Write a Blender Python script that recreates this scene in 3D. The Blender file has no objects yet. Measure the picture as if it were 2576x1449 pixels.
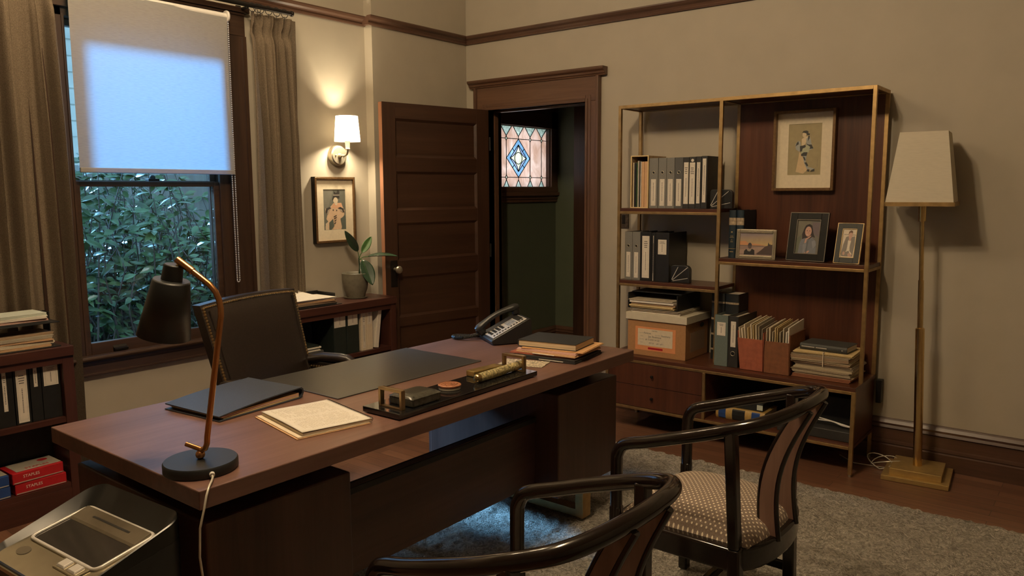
import bpy, bmesh, math, random
from mathutils import Vector, Matrix, noise
random.seed(7)
PI = math.pi
S = bpy.context.scene
COL = S.collection

# ------------------------------------------------------------------ camera
F_PX, YAW, PITCH, ROLL = 1956.2, math.radians(38.376), math.radians(7.129), math.radians(-0.293)
fw = Vector((-math.sin(YAW) * math.cos(PITCH), math.cos(YAW) * math.cos(PITCH), -math.sin(PITCH)))
rt = fw.cross(Vector((0, 0, 1))).normalized()
up = rt.cross(fw)
r2 = rt * math.cos(ROLL) + up * math.sin(ROLL)
u2 = -rt * math.sin(ROLL) + up * math.cos(ROLL)
cam_d = bpy.data.cameras.new('camera')
cam = bpy.data.objects.new('camera', cam_d)
COL.objects.link(cam)
cam_d.sensor_width = 36.0
cam_d.lens = F_PX / 2576 * 36.0
cam_d.clip_start = 0.02
m = Matrix((r2, u2, -fw)).transposed().to_4x4()
m.translation = Vector((0, 0, 1.5))
cam.matrix_world = m
S.camera = cam

# ------------------------------------------------------------------ view, sky and lamps
S.view_settings.view_transform = 'Standard'
S.view_settings.look = 'None'
S.view_settings.gamma = 1.0
S.view_settings.use_curve_mapping = False
S.view_settings.exposure = 0.0
W = bpy.data.worlds.new('dusk_sky')
S.world = W
W.use_nodes = True
bg = W.node_tree.nodes['Background']
bg.inputs['Color'].default_value = (0.30, 0.60, 1.0, 1)
bg.inputs['Strength'].default_value = 2.0


def lamp(name, kind, loc, energy, color, radius=0.06, **kw):
    d = bpy.data.lights.new(name, kind)
    d.energy = energy
    d.color = color
    if kind in ('POINT', 'SPOT'):
        d.shadow_soft_size = radius
    for k, v in kw.items():
        setattr(d, k, v)
    o = bpy.data.objects.new(name, d)
    o.location = loc
    COL.objects.link(o)
    return o


# low cool daylight slanting in through the window
sun = lamp('daylight', 'SUN', (-9, 0.5, 4), 28.0, (0.23, 0.55, 1.0), angle=math.radians(19))
sun.rotation_euler = Vector((1, 0.27, -0.607)).to_track_quat('-Z', 'Y').to_euler()
WARM = (1.0, 0.76, 0.49)
for p in ((-2.75, 1.75, 3.3), (-3.15, 1.95, 3.3), (-3.55, 1.75, 3.3)):
    lamp('ceiling_bulb', 'POINT', p, 15, WARM, 0.05)
for p in ((-1.42, 1.10, 3.32), (-1.6, 1.42, 3.32)):
    lamp('ceiling_bulb', 'POINT', p, 70, WARM, 0.06)
lamp('sconce_bulb', 'POINT', (-4.03, 3.37, 1.888), 82.0, (1.0, 0.81, 0.55), 0.03)
# added backlight, unseen outside, brightening the coloured hall window
pl = lamp('glass_backlight', 'AREA', (-4.75, 5.42, 1.8), 8, (1.0, 0.93, 0.88), shape='RECTANGLE', size=1.0, size_y=0.8)
pl.rotation_euler = (0, -PI / 2, 0)

# ------------------------------------------------------------------ materials


def new_mat(name):
    mt = bpy.data.materials.new(name)
    mt.use_nodes = True
    nt = mt.node_tree
    return mt, nt, nt.nodes['Principled BSDF']


def N(nt, kind, **kw):
    n = nt.nodes.new(kind)
    for k, v in kw.items():
        if k.startswith('i_'):
            key = k[2:]
            n.inputs[int(key) if key.isdigit() else key.replace('_', ' ')].default_value = v
        else:
            setattr(n, k, v)
    return n


def L(nt, a, b):
    nt.links.new(a, b)


def coords(nt, scale=(1, 1, 1), rot=(0, 0, 0)):
    tc = N(nt, 'ShaderNodeTexCoord')
    mp = N(nt, 'ShaderNodeMapping')
    mp.inputs['Scale'].default_value = scale
    mp.inputs['Rotation'].default_value = rot
    L(nt, tc.outputs['Object'], mp.inputs['Vector'])
    return mp.outputs['Vector']


def ramp(nt, fac, stops):
    r = N(nt, 'ShaderNodeValToRGB')
    els = r.color_ramp.elements
    while len(els) < len(stops):
        els.new(0.5)
    for e, (p, c) in zip(els, stops):
        e.position = p
        e.color = (*c, 1)
    L(nt, fac, r.inputs['Fac'])
    return r.outputs['Color']


def bump(nt, bs, h, strength, dist=0.002):
    b = N(nt, 'ShaderNodeBump')
    b.inputs['Strength'].default_value = strength
    b.inputs['Distance'].default_value = dist
    L(nt, h, b.inputs['Height'])
    L(nt, b.outputs['Normal'], bs.inputs['Normal'])


def plain(name, c, rough=0.6, metal=0.0, var=0.10, vscale=30.0, bstr=0.0, spec=None, coat=0.0, bscale=None):
    mt, nt, bs = new_mat(name)
    bs.inputs['Roughness'].default_value = rough
    bs.inputs['Metallic'].default_value = metal
    if spec is not None:
        bs.inputs['Specular IOR Level'].default_value = spec
    if coat:
        bs.inputs['Coat Weight'].default_value = coat
        bs.inputs['Coat Roughness'].default_value = 0.08
    v = coords(nt, (vscale,) * 3)
    nz = N(nt, 'ShaderNodeTexNoise', i_Scale=1.0, i_Detail=3.0)
    L(nt, v, nz.inputs['Vector'])
    lo = tuple(x * (1 - var) for x in c)
    hi = tuple(min(1, x * (1 + var)) for x in c)
    L(nt, ramp(nt, nz.outputs['Fac'], [(0.3, lo), (0.7, hi)]), bs.inputs['Base Color'])
    if bstr:
        h = nz.outputs['Fac']
        if bscale:
            n2 = N(nt, 'ShaderNodeTexNoise', i_Scale=bscale, i_Detail=2.0)
            L(nt, coords(nt), n2.inputs['Vector'])
            h = n2.outputs['Fac']
        bump(nt, bs, h, bstr)
    return mt


def wood(name, dark, light, axis='Z', scale=1.0, rough=0.38, coat=0.0, spec=0.5, bstr=0.04):
    mt, nt, bs = new_mat(name)
    bs.inputs['Roughness'].default_value = rough
    bs.inputs['Specular IOR Level'].default_value = spec
    if coat:
        bs.inputs['Coat Weight'].default_value = coat
        bs.inputs['Coat Roughness'].default_value = 0.12
    a, b = 46 * scale, 2.2 * scale
    sc = {'X': (b, a, a), 'Y': (a, b, a), 'Z': (a, a, b)}[axis]
    v = coords(nt, sc)
    n1 = N(nt, 'ShaderNodeTexNoise', i_Scale=1.0, i_Detail=5.0, i_Roughness=0.6, i_Distortion=0.5)
    L(nt, v, n1.inputs['Vector'])
    n2 = N(nt, 'ShaderNodeTexNoise', i_Scale=0.18, i_Detail=2.0)
    L(nt, v, n2.inputs['Vector'])
    mx = N(nt, 'ShaderNodeMath', operation='ADD')
    L(nt, n1.outputs['Fac'], mx.inputs[0])
    L(nt, n2.outputs['Fac'], mx.inputs[1])
    hl = N(nt, 'ShaderNodeMath', operation='MULTIPLY')
    hl.inputs[1].default_value = 0.5
    L(nt, mx.outputs[0], hl.inputs[0])
    L(nt, ramp(nt, hl.outputs[0], [(0.34, dark), (0.66, light)]), bs.inputs['Base Color'])
    if bstr:
        bump(nt, bs, n1.outputs['Fac'], bstr)
    return mt


def cloth(name, c1, c2, scale=500, rough=0.95):
    mt, nt, bs = new_mat(name)
    bs.inputs['Roughness'].default_value = rough
    bs.inputs['Specular IOR Level'].default_value = 0.15
    n1 = N(nt, 'ShaderNodeTexNoise', i_Scale=1.0, i_Detail=4.0)
    L(nt, coords(nt, (scale, scale, scale * 0.35)), n1.inputs['Vector'])
    L(nt, ramp(nt, n1.outputs['Fac'], [(0.35, c1), (0.65, c2)]), bs.inputs['Base Color'])
    bump(nt, bs, n1.outputs['Fac'], 0.25, 0.001)
    return mt


def paper(name, c, var=0.04):
    return plain(name, c, 0.85, 0, var, 60, 0.0, spec=0.2)


def paper_edge(name, c):
    """sheets seen from the side: thin horizontal lines"""
    mt, nt, bs = new_mat(name)
    bs.inputs['Roughness'].default_value = 0.9
    w = N(nt, 'ShaderNodeTexNoise', i_Scale=1.0, i_Detail=2.0)
    L(nt, coords(nt, (6, 6, 900)), w.inputs['Vector'])
    L(nt, ramp(nt, w.outputs['Fac'], [(0.3, tuple(x * 0.6 for x in c)), (0.6, c)]), bs.inputs['Base Color'])
    return mt


def floor_mat():
    mt, nt, bs = new_mat('oak_floor')
    bs.inputs['Roughness'].default_value = 0.36
    v = coords(nt, (1, 1, 1))
    br = N(nt, 'ShaderNodeTexBrick', offset=0.37, squash=1.0)
    br.inputs['Scale'].default_value = 1.0
    br.inputs['Brick Width'].default_value = 1.1
    br.inputs['Row Height'].default_value = 0.075
    br.inputs['Mortar Size'].default_value = 0.0012
    br.inputs['Color1'].default_value = (0.150, 0.070, 0.040, 1)
    br.inputs['Color2'].default_value = (0.235, 0.115, 0.066, 1)
    br.inputs['Mortar'].default_value = (0.03, 0.014, 0.008, 1)
    L(nt, v, br.inputs['Vector'])
    nz = N(nt, 'ShaderNodeTexNoise', i_Scale=1.0, i_Detail=5.0, i_Distortion=0.4)
    L(nt, coords(nt, (2.5, 60, 60)), nz.inputs['Vector'])
    mx = N(nt, 'ShaderNodeMixRGB', blend_type='MULTIPLY')
    mx.inputs['Fac'].default_value = 0.75
    L(nt, br.outputs['Color'], mx.inputs['Color1'])
    L(nt, ramp(nt, nz.outputs['Fac'], [(0.3, (0.55, 0.5, 0.45)), (0.7, (1, 1, 1))]), mx.inputs['Color2'])
    L(nt, mx.outputs['Color'], bs.inputs['Base Color'])
    bump(nt, bs, br.outputs['Fac'], -0.2, 0.001)
    return mt


def dots_mat():
    """woven seat cloth: staggered little pale dots on warm grey-brown"""
    mt, nt, bs = new_mat('dotted_seat_cloth')
    bs.inputs['Roughness'].default_value = 0.9
    bs.inputs['Specular IOR Level'].default_value = 0.2
    tc = N(nt, 'ShaderNodeTexCoord')
    sx = N(nt, 'ShaderNodeSeparateXYZ')
    L(nt, tc.outputs['Object'], sx.inputs[0])

    def mth(op, a, b=None):
        n = N(nt, 'ShaderNodeMath', operation=op)
        for i, q in enumerate((a, b)):
            if q is None:
                continue
            if isinstance(q, (int, float)):
                n.inputs[i].default_value = q
            else:
                L(nt, q, n.inputs[i])
        return n.outputs[0]
    fac = None
    for off in (0.0, 0.5):
        d = None
        for ax, p in ((0, 0.0165), (1, 0.0225)):
            u = mth('ADD', mth('DIVIDE', sx.outputs[ax], p), off + 40)
            fr = mth('SUBTRACT', mth('FRACT', u), 0.5)
            q = mth('MULTIPLY', mth('MULTIPLY', fr, p), mth('MULTIPLY', fr, p))
            d = q if d is None else mth('ADD', d, q)
        k = mth('LESS_THAN', d, 0.0030 ** 2)
        fac = k if fac is None else mth('MAXIMUM', fac, k)
    nz = N(nt, 'ShaderNodeTexNoise', i_Scale=260.0, i_Detail=3.0)
    L(nt, tc.outputs['Object'], nz.inputs['Vector'])
    base = ramp(nt, nz.outputs['Fac'], [(0.3, (0.17, 0.125, 0.095)), (0.7, (0.27, 0.21, 0.165))])
    mx = N(nt, 'ShaderNodeMixRGB')
    L(nt, fac, mx.inputs['Fac'])
    L(nt, base, mx.inputs['Color1'])
    mx.inputs['Color2'].default_value = (0.75, 0.66, 0.50, 1)
    L(nt, mx.outputs['Color'], bs.inputs['Base Color'])
    bump(nt, bs, nz.outputs['Fac'], 0.2, 0.001)
    return mt


def translucent_mat(name, c, t=0.6, weave=0.0, ct=None):
    mt = bpy.data.materials.new(name)
    mt.use_nodes = True
    nt = mt.node_tree
    nt.nodes.remove(nt.nodes['Principled BSDF'])
    out = nt.nodes['Material Output']
    df = N(nt, 'ShaderNodeBsdfDiffuse')
    tr = N(nt, 'ShaderNodeBsdfTranslucent')
    mx = N(nt, 'ShaderNodeMixShader')
    mx.inputs['Fac'].default_value = t
    if weave:
        nz = N(nt, 'ShaderNodeTexNoise', i_Scale=1.0, i_Detail=3.0)
        L(nt, coords(nt, (30, 30, 260)), nz.inputs['Vector'])
        col = ramp(nt, nz.outputs['Fac'], [(0.3, tuple(x * (1 - weave) for x in c)), (0.6, c)])
        L(nt, col, df.inputs['Color'])
        if ct:
            L(nt, ramp(nt, nz.outputs['Fac'], [(0.3, tuple(x * (1 - weave) for x in ct)), (0.6, ct)]), tr.inputs['Color'])
        else:
            L(nt, col, tr.inputs['Color'])
    else:
        df.inputs['Color'].default_value = (*c, 1)
        tr.inputs['Color'].default_value = (*c, 1)
    L(nt, df.outputs[0], mx.inputs[1])
    L(nt, tr.outputs[0], mx.inputs[2])
    L(nt, mx.outputs[0], out.inputs['Surface'])
    return mt


def stained(name, c1, c2, t=0.85, sc=(6, 6, 3)):
    """streaky art glass lit from behind"""
    mt = bpy.data.materials.new(name)
    mt.use_nodes = True
    nt = mt.node_tree
    nt.nodes.remove(nt.nodes['Principled BSDF'])
    out = nt.nodes['Material Output']
    nz = N(nt, 'ShaderNodeTexNoise', i_Scale=1.6, i_Detail=5.0, i_Distortion=1.4)
    L(nt, coords(nt, sc), nz.inputs['Vector'])
    col = ramp(nt, nz.outputs['Fac'], [(0.35, c1), (0.65, c2)])
    df = N(nt, 'ShaderNodeBsdfDiffuse')
    tr = N(nt, 'ShaderNodeBsdfTranslucent')
    mx = N(nt, 'ShaderNodeMixShader')
    mx.inputs['Fac'].default_value = t
    L(nt, col, df.inputs['Color'])
    L(nt, col, tr.inputs['Color'])
    L(nt, df.outputs[0], mx.inputs[1])
    L(nt, tr.outputs[0], mx.inputs[2])
    L(nt, mx.outputs[0], out.inputs['Surface'])
    return mt


def glass_mat(name='window_glass'):
    """thin pane: mostly clear, with mirror reflection at the surface"""
    mt = bpy.data.materials.new(name)
    mt.use_nodes = True
    nt = mt.node_tree
    nt.nodes.remove(nt.nodes['Principled BSDF'])
    out = nt.nodes['Material Output']
    tp = N(nt, 'ShaderNodeBsdfTransparent')
    tp.inputs['Color'].default_value = (0.94, 0.96, 0.96, 1)
    gl = N(nt, 'ShaderNodeBsdfGlossy')
    gl.inputs['Roughness'].default_value = 0.02
    fr = N(nt, 'ShaderNodeFresnel')
    fr.inputs['IOR'].default_value = 1.5
    mx = N(nt, 'ShaderNodeMixShader')
    L(nt, fr.outputs[0], mx.inputs['Fac'])
    L(nt, tp.outputs[0], mx.inputs[1])
    L(nt, gl.outputs[0], mx.inputs[2])
    L(nt, mx.outputs[0], out.inputs['Surface'])
    return mt


def rug_mat():
    mt, nt, bs = new_mat('shag_wool')
    bs.inputs['Roughness'].default_value = 1.0
    bs.inputs['Specular IOR Level'].default_value = 0.05
    n1 = N(nt, 'ShaderNodeTexNoise', i_Scale=38.0, i_Detail=3.0, i_Distortion=2.0)
    L(nt, coords(nt), n1.inputs['Vector'])
    L(nt, ramp(nt, n1.outputs['Fac'], [(0.35, (0.30, 0.27, 0.225)), (0.65, (0.62, 0.57, 0.485))]), bs.inputs['Base Color'])
    n2 = N(nt, 'ShaderNodeTexNoise', i_Scale=75.0, i_Detail=2.0, i_Distortion=2.5)
    L(nt, coords(nt), n2.inputs['Vector'])
    bump(nt, bs, n2.outputs['Fac'], 1.0, 0.02)
    return mt


M = {}
M['wall'] = plain('wall_paint', (0.42, 0.376, 0.295), 0.62, 0, 0.03, 6, 0.05, spec=0.35, bscale=180)
M['wall_up'] = M['wall']
M['ceil'] = plain('ceiling_paint', (0.62, 0.57, 0.47), 0.9, 0, 0.02)
M['hallwall'] = plain('hall_green_paint', (0.105, 0.125, 0.075), 0.7, 0, 0.04, 6, 0.04)
M['floor'] = floor_mat()
for ax in 'XYZ':
    M['trim' + ax] = wood('brown_trim_' + ax, (0.082, 0.040, 0.023), (0.155, 0.080, 0.046), ax, 1.0, 0.34)
    M['mah' + ax] = wood('mahogany_' + ax, (0.050, 0.017, 0.009), (0.115, 0.040, 0.019), ax, 1.0, 0.33)
    M['door' + ax] = wood('door_wood_' + ax, (0.036, 0.0165, 0.0095), (0.069, 0.033, 0.0185), ax, 0.8, 0.36)
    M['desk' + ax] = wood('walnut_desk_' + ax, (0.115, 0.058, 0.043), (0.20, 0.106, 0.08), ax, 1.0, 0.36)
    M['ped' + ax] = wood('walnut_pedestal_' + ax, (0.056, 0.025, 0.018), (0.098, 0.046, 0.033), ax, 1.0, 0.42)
    M['cher' + ax] = wood('cherry_case_' + ax, (0.042, 0.014, 0.010), (0.085, 0.030, 0.020), ax, 1.0, 0.36)
M['darkwin'] = wood('dark_window_wood', (0.026, 0.014, 0.009), (0.062, 0.034, 0.021), 'Z', 1.0, 0.36)
M['darkwinY'] = wood('dark_window_wood_h', (0.030, 0.016, 0.010), (0.075, 0.041, 0.025), 'Y', 1.0, 0.36)
M['brass'] = plain('aged_brass', (0.40, 0.265, 0.115), 0.45, 0.9, 0.18, 25)
M['brassb'] = plain('bright_brass', (0.72, 0.52, 0.24), 0.24, 1.0, 0.08, 40)
M['copper'] = plain('copper_tube', (0.62, 0.30, 0.12), 0.28, 1.0, 0.05)
M['nail'] = plain('antique_brass_nail', (0.50, 0.37, 0.20), 0.3, 1.0, 0.1)
M['nickel'] = plain('nickel', (0.46, 0.41, 0.31), 0.36, 0.8, 0.05)
M['pewter'] = plain('pewter', (0.45, 0.40, 0.30), 0.35, 1.0, 0.1)
M['black'] = plain('black_plastic', (0.018, 0.018, 0.017), 0.38, 0, 0.15)
M['blackm'] = plain('black_matte', (0.022, 0.021, 0.020), 0.7, 0, 0.2)
M['iron'] = plain('dark_iron', (0.03, 0.026, 0.023), 0.45, 0.8, 0.1)
M['lampblk'] = plain('satin_black_enamel', (0.013, 0.014, 0.014), 0.45, 0, 0.1, spec=0.5)
M['leather'] = plain('dark_brown_leather', (0.020, 0.014, 0.011), 0.30, 0, 0.25, 120, 0.12, spec=0.6)
M['blotter'] = plain('black_desk_leather', (0.042, 0.040, 0.035), 0.30, 0, 0.15, 160, 0.06, spec=1.0)
M['navy'] = plain('navy_leather', (0.035, 0.042, 0.055), 0.46, 0, 0.15, 200, 0.15, spec=0.6)
M['lacquer'] = plain('black_brown_lacquer', (0.010, 0.006, 0.0045), 0.14, 0, 0.3, 8, spec=0.4, coat=0.2)
M['splat'] = wood('splat_wood', (0.11, 0.06, 0.042), (0.20, 0.115, 0.085), 'Z', 1.0, 0.3)
M['dots'] = dots_mat()
M['rug'] = rug_mat()
M['curt'] = cloth('linen_curtain', (0.112, 0.086, 0.059), (0.205, 0.160, 0.112))
M['shade'] = translucent_mat('roller_shade_fabric', (0.42, 0.395, 0.35), 0.32, 0.10, (0.17, 0.40, 0.52))
M['linen'] = translucent_mat('linen_lampshade', (0.72, 0.66, 0.53), 0.18, 0.06)
M['sconce_shade'] = translucent_mat('sconce_shade_paper', (0.96, 0.93, 0.84), 0.85)
M['glass'] = glass_mat()
M['white'] = paper('white_paper', (0.78, 0.72, 0.62))
M['cream'] = paper('cream_paper', (0.70, 0.60, 0.44))
M['label'] = paper('label_paper', (0.72, 0.66, 0.56))
M['ink'] = plain('grey_ink', (0.16, 0.14, 0.125), 0.8)
M['inkl'] = plain('pale_grey_ink', (0.46, 0.42, 0.35), 0.8)
M['pedge'] = paper_edge('paper_edges', (0.72, 0.62, 0.48))
M['tan'] = paper('manila_tan', (0.62, 0.39, 0.22))
M['manila'] = paper('manila_yellow', (0.68, 0.52, 0.27))
M['folderb'] = paper('brown_folder', (0.36, 0.25, 0.16))
M['folderg'] = paper('greyish_folder', (0.42, 0.36, 0.27))
M['redrope'] = plain('red_rope_board', (0.34, 0.095, 0.048), 0.75, 0, 0.15, 40, 0.2)
M['brownrope'] = plain('brown_rope_board', (0.20, 0.075, 0.03), 0.75, 0, 0.15, 40, 0.2)
M['kraft'] = plain('kraft_board', (0.40, 0.205, 0.085), 0.8, 0, 0.06, 80)
M['lid'] = plain('white_board', (0.62, 0.56, 0.43), 0.8, 0, 0.04)
M['orange'] = paper('orange_label', (0.72, 0.30, 0.13))
M['greyb'] = plain('grey_binder_board', (0.19, 0.185, 0.165), 0.55, 0, 0.1, 200)
M['greyd'] = plain('dark_grey_binder_board', (0.085, 0.085, 0.08), 0.55, 0, 0.1, 200)
M['charc'] = plain('charcoal_vinyl', (0.032, 0.031, 0.028), 0.4, 0, 0.15)
M['blackb'] = plain('black_vinyl', (0.014, 0.014, 0.013), 0.42, 0, 0.15)
M['teal'] = plain('teal_grey_board', (0.13, 0.165, 0.15), 0.55, 0, 0.1, 150)
M['lawblue'] = plain('navy_buckram', (0.012, 0.026, 0.038), 0.5, 0, 0.15, 200)
M['lawblack'] = plain('black_buckram', (0.014, 0.016, 0.016), 0.5, 0, 0.15, 200)
M['gold'] = plain('gilt', (0.62, 0.45, 0.22), 0.4, 0.6, 0.1)
M['goldpap'] = plain('tarnished_gilt_panel', (0.42, 0.33, 0.22), 0.55, 0.2, 0.35, 90)
M['lattice'] = plain('wood_lattice', (0.42, 0.28, 0.15), 0.6, 0, 0.2)
M['mat'] = paper('picture_mat', (0.74, 0.65, 0.48))
M['pot'] = plain('grey_green_pot', (0.155, 0.14, 0.10), 0.5, 0, 0.15, 30)
M['leafd'] = plain('rubber_leaf_dark', (0.028, 0.055, 0.030), 0.22, 0, 0.25, 18, spec=0.7)
M['leafl'] = plain('rubber_leaf_green', (0.06, 0.14, 0.04), 0.3, 0, 0.2, 18)
M['soil'] = plain('potting_soil', (0.03, 0.02, 0.014), 0.95, 0, 0.4, 80, 0.5)
M['bushleaf'] = plain('laurel_leaf', (0.055, 0.10, 0.030), 0.32, 0, 0.5, 6, spec=0.7)
M['bark'] = plain('bark', (0.07, 0.05, 0.038), 0.9, 0, 0.3, 40)
M['ground'] = plain('garden_soil', (0.045, 0.037, 0.03), 0.95, 0, 0.6, 22, 0.6)
M['fence'] = wood('grey_fence', (0.20, 0.18, 0.16), (0.32, 0.29, 0.26), 'Z', 0.5, 0.8)
M['siding'] = plain('pale_siding', (0.55, 0.50, 0.42), 0.75, 0, 0.08, 12)
M['manilab'] = plain('ochre_buckram', (0.42, 0.27, 0.08), 0.55, 0, 0.12, 150)
M['framebr'] = plain('bronze_brown_frame', (0.17, 0.095, 0.04), 0.35, 0.4, 0.2, 60)
M['silverb'] = plain('bright_silver', (0.75, 0.70, 0.60), 0.25, 0.9, 0.05)
M['lacquer2'] = plain('black_lacquer_frame', (0.010, 0.010, 0.009), 0.3, 0, 0.2, 20, spec=0.35)
M['pewterd'] = plain('dark_pewter', (0.16, 0.14, 0.11), 0.35, 0.6, 0.1)
M['padpage'] = paper('printed_page', (0.74, 0.70, 0.62))
M['fadedink'] = plain('faded_print', (0.58, 0.53, 0.43), 0.8)
M['creamedge'] = paper_edge('book_page_edges', (0.74, 0.58, 0.37))
M['tan2'] = paper('orange_tan_folder', (0.62, 0.36, 0.17))
M['pale'] = plain('pale_acrylic', (0.42, 0.38, 0.31), 0.1, 0, 0.05, spec=0.7)
M['lcd'] = plain('grey_display', (0.30, 0.32, 0.34), 0.15, 0, 0.3, 60)
M['greenbk'] = plain('dark_green_vinyl', (0.018, 0.026, 0.022), 0.45, 0, 0.15)
M['champ2'] = plain('dark_champagne', (0.20, 0.17, 0.12), 0.22, 0.5, 0.06, spec=0.6)
M['dooredge'] = wood('sconce_lit_door_edge', (0.30, 0.13, 0.07), (0.42, 0.20, 0.11), 'Z', 1.0, 0.45)  # lighter orange wood colour standing in for sconce light on the door edge
M['bronze'] = plain('dark_bronze_bar', (0.33, 0.23, 0.12), 0.32, 0.9, 0.12, 40)
M['hoodblk'] = plain('green_black_plastic', (0.012, 0.0125, 0.011), 0.32, 0, 0.15, spec=0.5)
M['brassbase'] = plain('satin_brass_base', (0.48, 0.33, 0.12), 0.38, 0.6, 0.1, 30)
M['oldpap'] = paper('old_paper', (0.50, 0.41, 0.28))
M['oldpap2'] = paper('old_grey_paper', (0.34, 0.27, 0.19))
M['rustfold'] = paper('rust_folder', (0.27, 0.11, 0.06))
M['basetrim'] = wood('dark_base_wood', (0.050, 0.024, 0.014), (0.10, 0.05, 0.03), 'X', 1.0, 0.36)
M['basetrimY'] = wood('dark_base_wood_y', (0.050, 0.024, 0.014), (0.10, 0.05, 0.03), 'Y', 1.0, 0.36)
M['railX'] = wood('rail_wood_x', (0.066, 0.034, 0.021), (0.128, 0.068, 0.043), 'X', 1.0, 0.34)
M['railY'] = wood('rail_wood_y', (0.066, 0.034, 0.021), (0.128, 0.068, 0.043), 'Y', 1.0, 0.34)
M['bulb'] = plain('frosted_bulb', (0.9, 0.82, 0.65), 0.5)
M['lead'] = plain('lead_came', (0.012, 0.011, 0.010), 0.55, 0.3, 0.2)
M['pinkg'] = stained('pink_streaky_glass', (0.58, 0.36, 0.26), (0.88, 0.67, 0.57))
M['greeng'] = stained('sea_green_glass', (0.20, 0.32, 0.27), (0.62, 0.76, 0.68), 0.85, (14, 14, 14))
M['blueg'] = stained('blue_glass', (0.12, 0.30, 0.52), (0.38, 0.66, 0.92))
M['lilacg'] = stained('periwinkle_glass', (0.30, 0.42, 0.72), (0.46, 0.58, 0.86))
M['clearg'] = stained('pale_jewel_glass', (0.60, 0.70, 0.52), (0.90, 0.92, 0.72))
M['silver'] = plain('silver_plastic', (0.60, 0.57, 0.52), 0.3, 0.15, 0.05)
M['champ'] = plain('champagne_plastic', (0.52, 0.46, 0.33), 0.2, 0.8, 0.06, spec=0.6)
M['smoke'] = plain('smoked_window', (0.03, 0.027, 0.024), 0.08, 0, 0.1, spec=0.7)
M['red'] = plain('red_wrapper', (0.45, 0.016, 0.022), 0.35, 0, 0.08)
M['blue'] = plain('blue_wrapper', (0.02, 0.06, 0.22), 0.35, 0, 0.08)
M['wrap'] = plain('grey_wrapper', (0.42, 0.38, 0.31), 0.4, 0, 0.08)
M['cord'] = plain('clear_cord', (0.62, 0.58, 0.48), 0.25, 0.2, 0.05)
M['wcord'] = plain('white_plastic', (0.75, 0.72, 0.66), 0.4, 0, 0.03)
M['bead'] = plain('silver_bead', (0.75, 0.75, 0.78), 0.3, 0.1, 0.05)
M['coin'] = plain('copper_relief', (0.40, 0.17, 0.085), 0.45, 0.35, 0.3, 90, 0.6)
M['brassbox'] = plain('scuffed_brass', (0.50, 0.36, 0.13), 0.38, 0.9, 0.35, 30)
M['brasscyl'] = plain('engraved_brass', (0.55, 0.47, 0.24), 0.4, 0.4, 0.7, 120, 0.5)
M['obsid'] = plain('black_glass_slab', (0.01, 0.010, 0.010), 0.06, 0, 0.1, spec=0.7)
M['stonebox'] = plain('green_black_stone', (0.05, 0.047, 0.036), 0.22, 0, 0.4, 60, spec=0.6)
M['card'] = plain('speckled_card', (0.50, 0.43, 0.31), 0.55, 0.0, 0.85, 150)
M['greybook'] = plain('charcoal_book_cloth', (0.045, 0.047, 0.042), 0.6, 0, 0.15, 250)
M['moley'] = plain('black_book_cover', (0.022, 0.024, 0.024), 0.5, 0, 0.1)
M['outlet'] = plain('bronze_plate', (0.10, 0.075, 0.055), 0.4, 0.5, 0.5, 60)
M['pinkpap'] = paper('pink_folder', (0.66, 0.42, 0.35))
M['mint'] = paper('pale_mint_folder', (0.52, 0.56, 0.48))


def flat(c):
    """plain printed ink colour"""
    key = 'ink_%.2f_%.2f_%.2f' % c
    if key not in M:
        M[key] = plain('printed_ink', c, 0.7, 0, 0.05, 40)
    return M[key]


# ------------------------------------------------------------------ mesh helpers


def T3(loc=(0, 0, 0), rot=(0, 0, 0)):
    from mathutils import Euler
    return Matrix.Translation(loc) @ Euler(rot).to_matrix().to_4x4()


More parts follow.
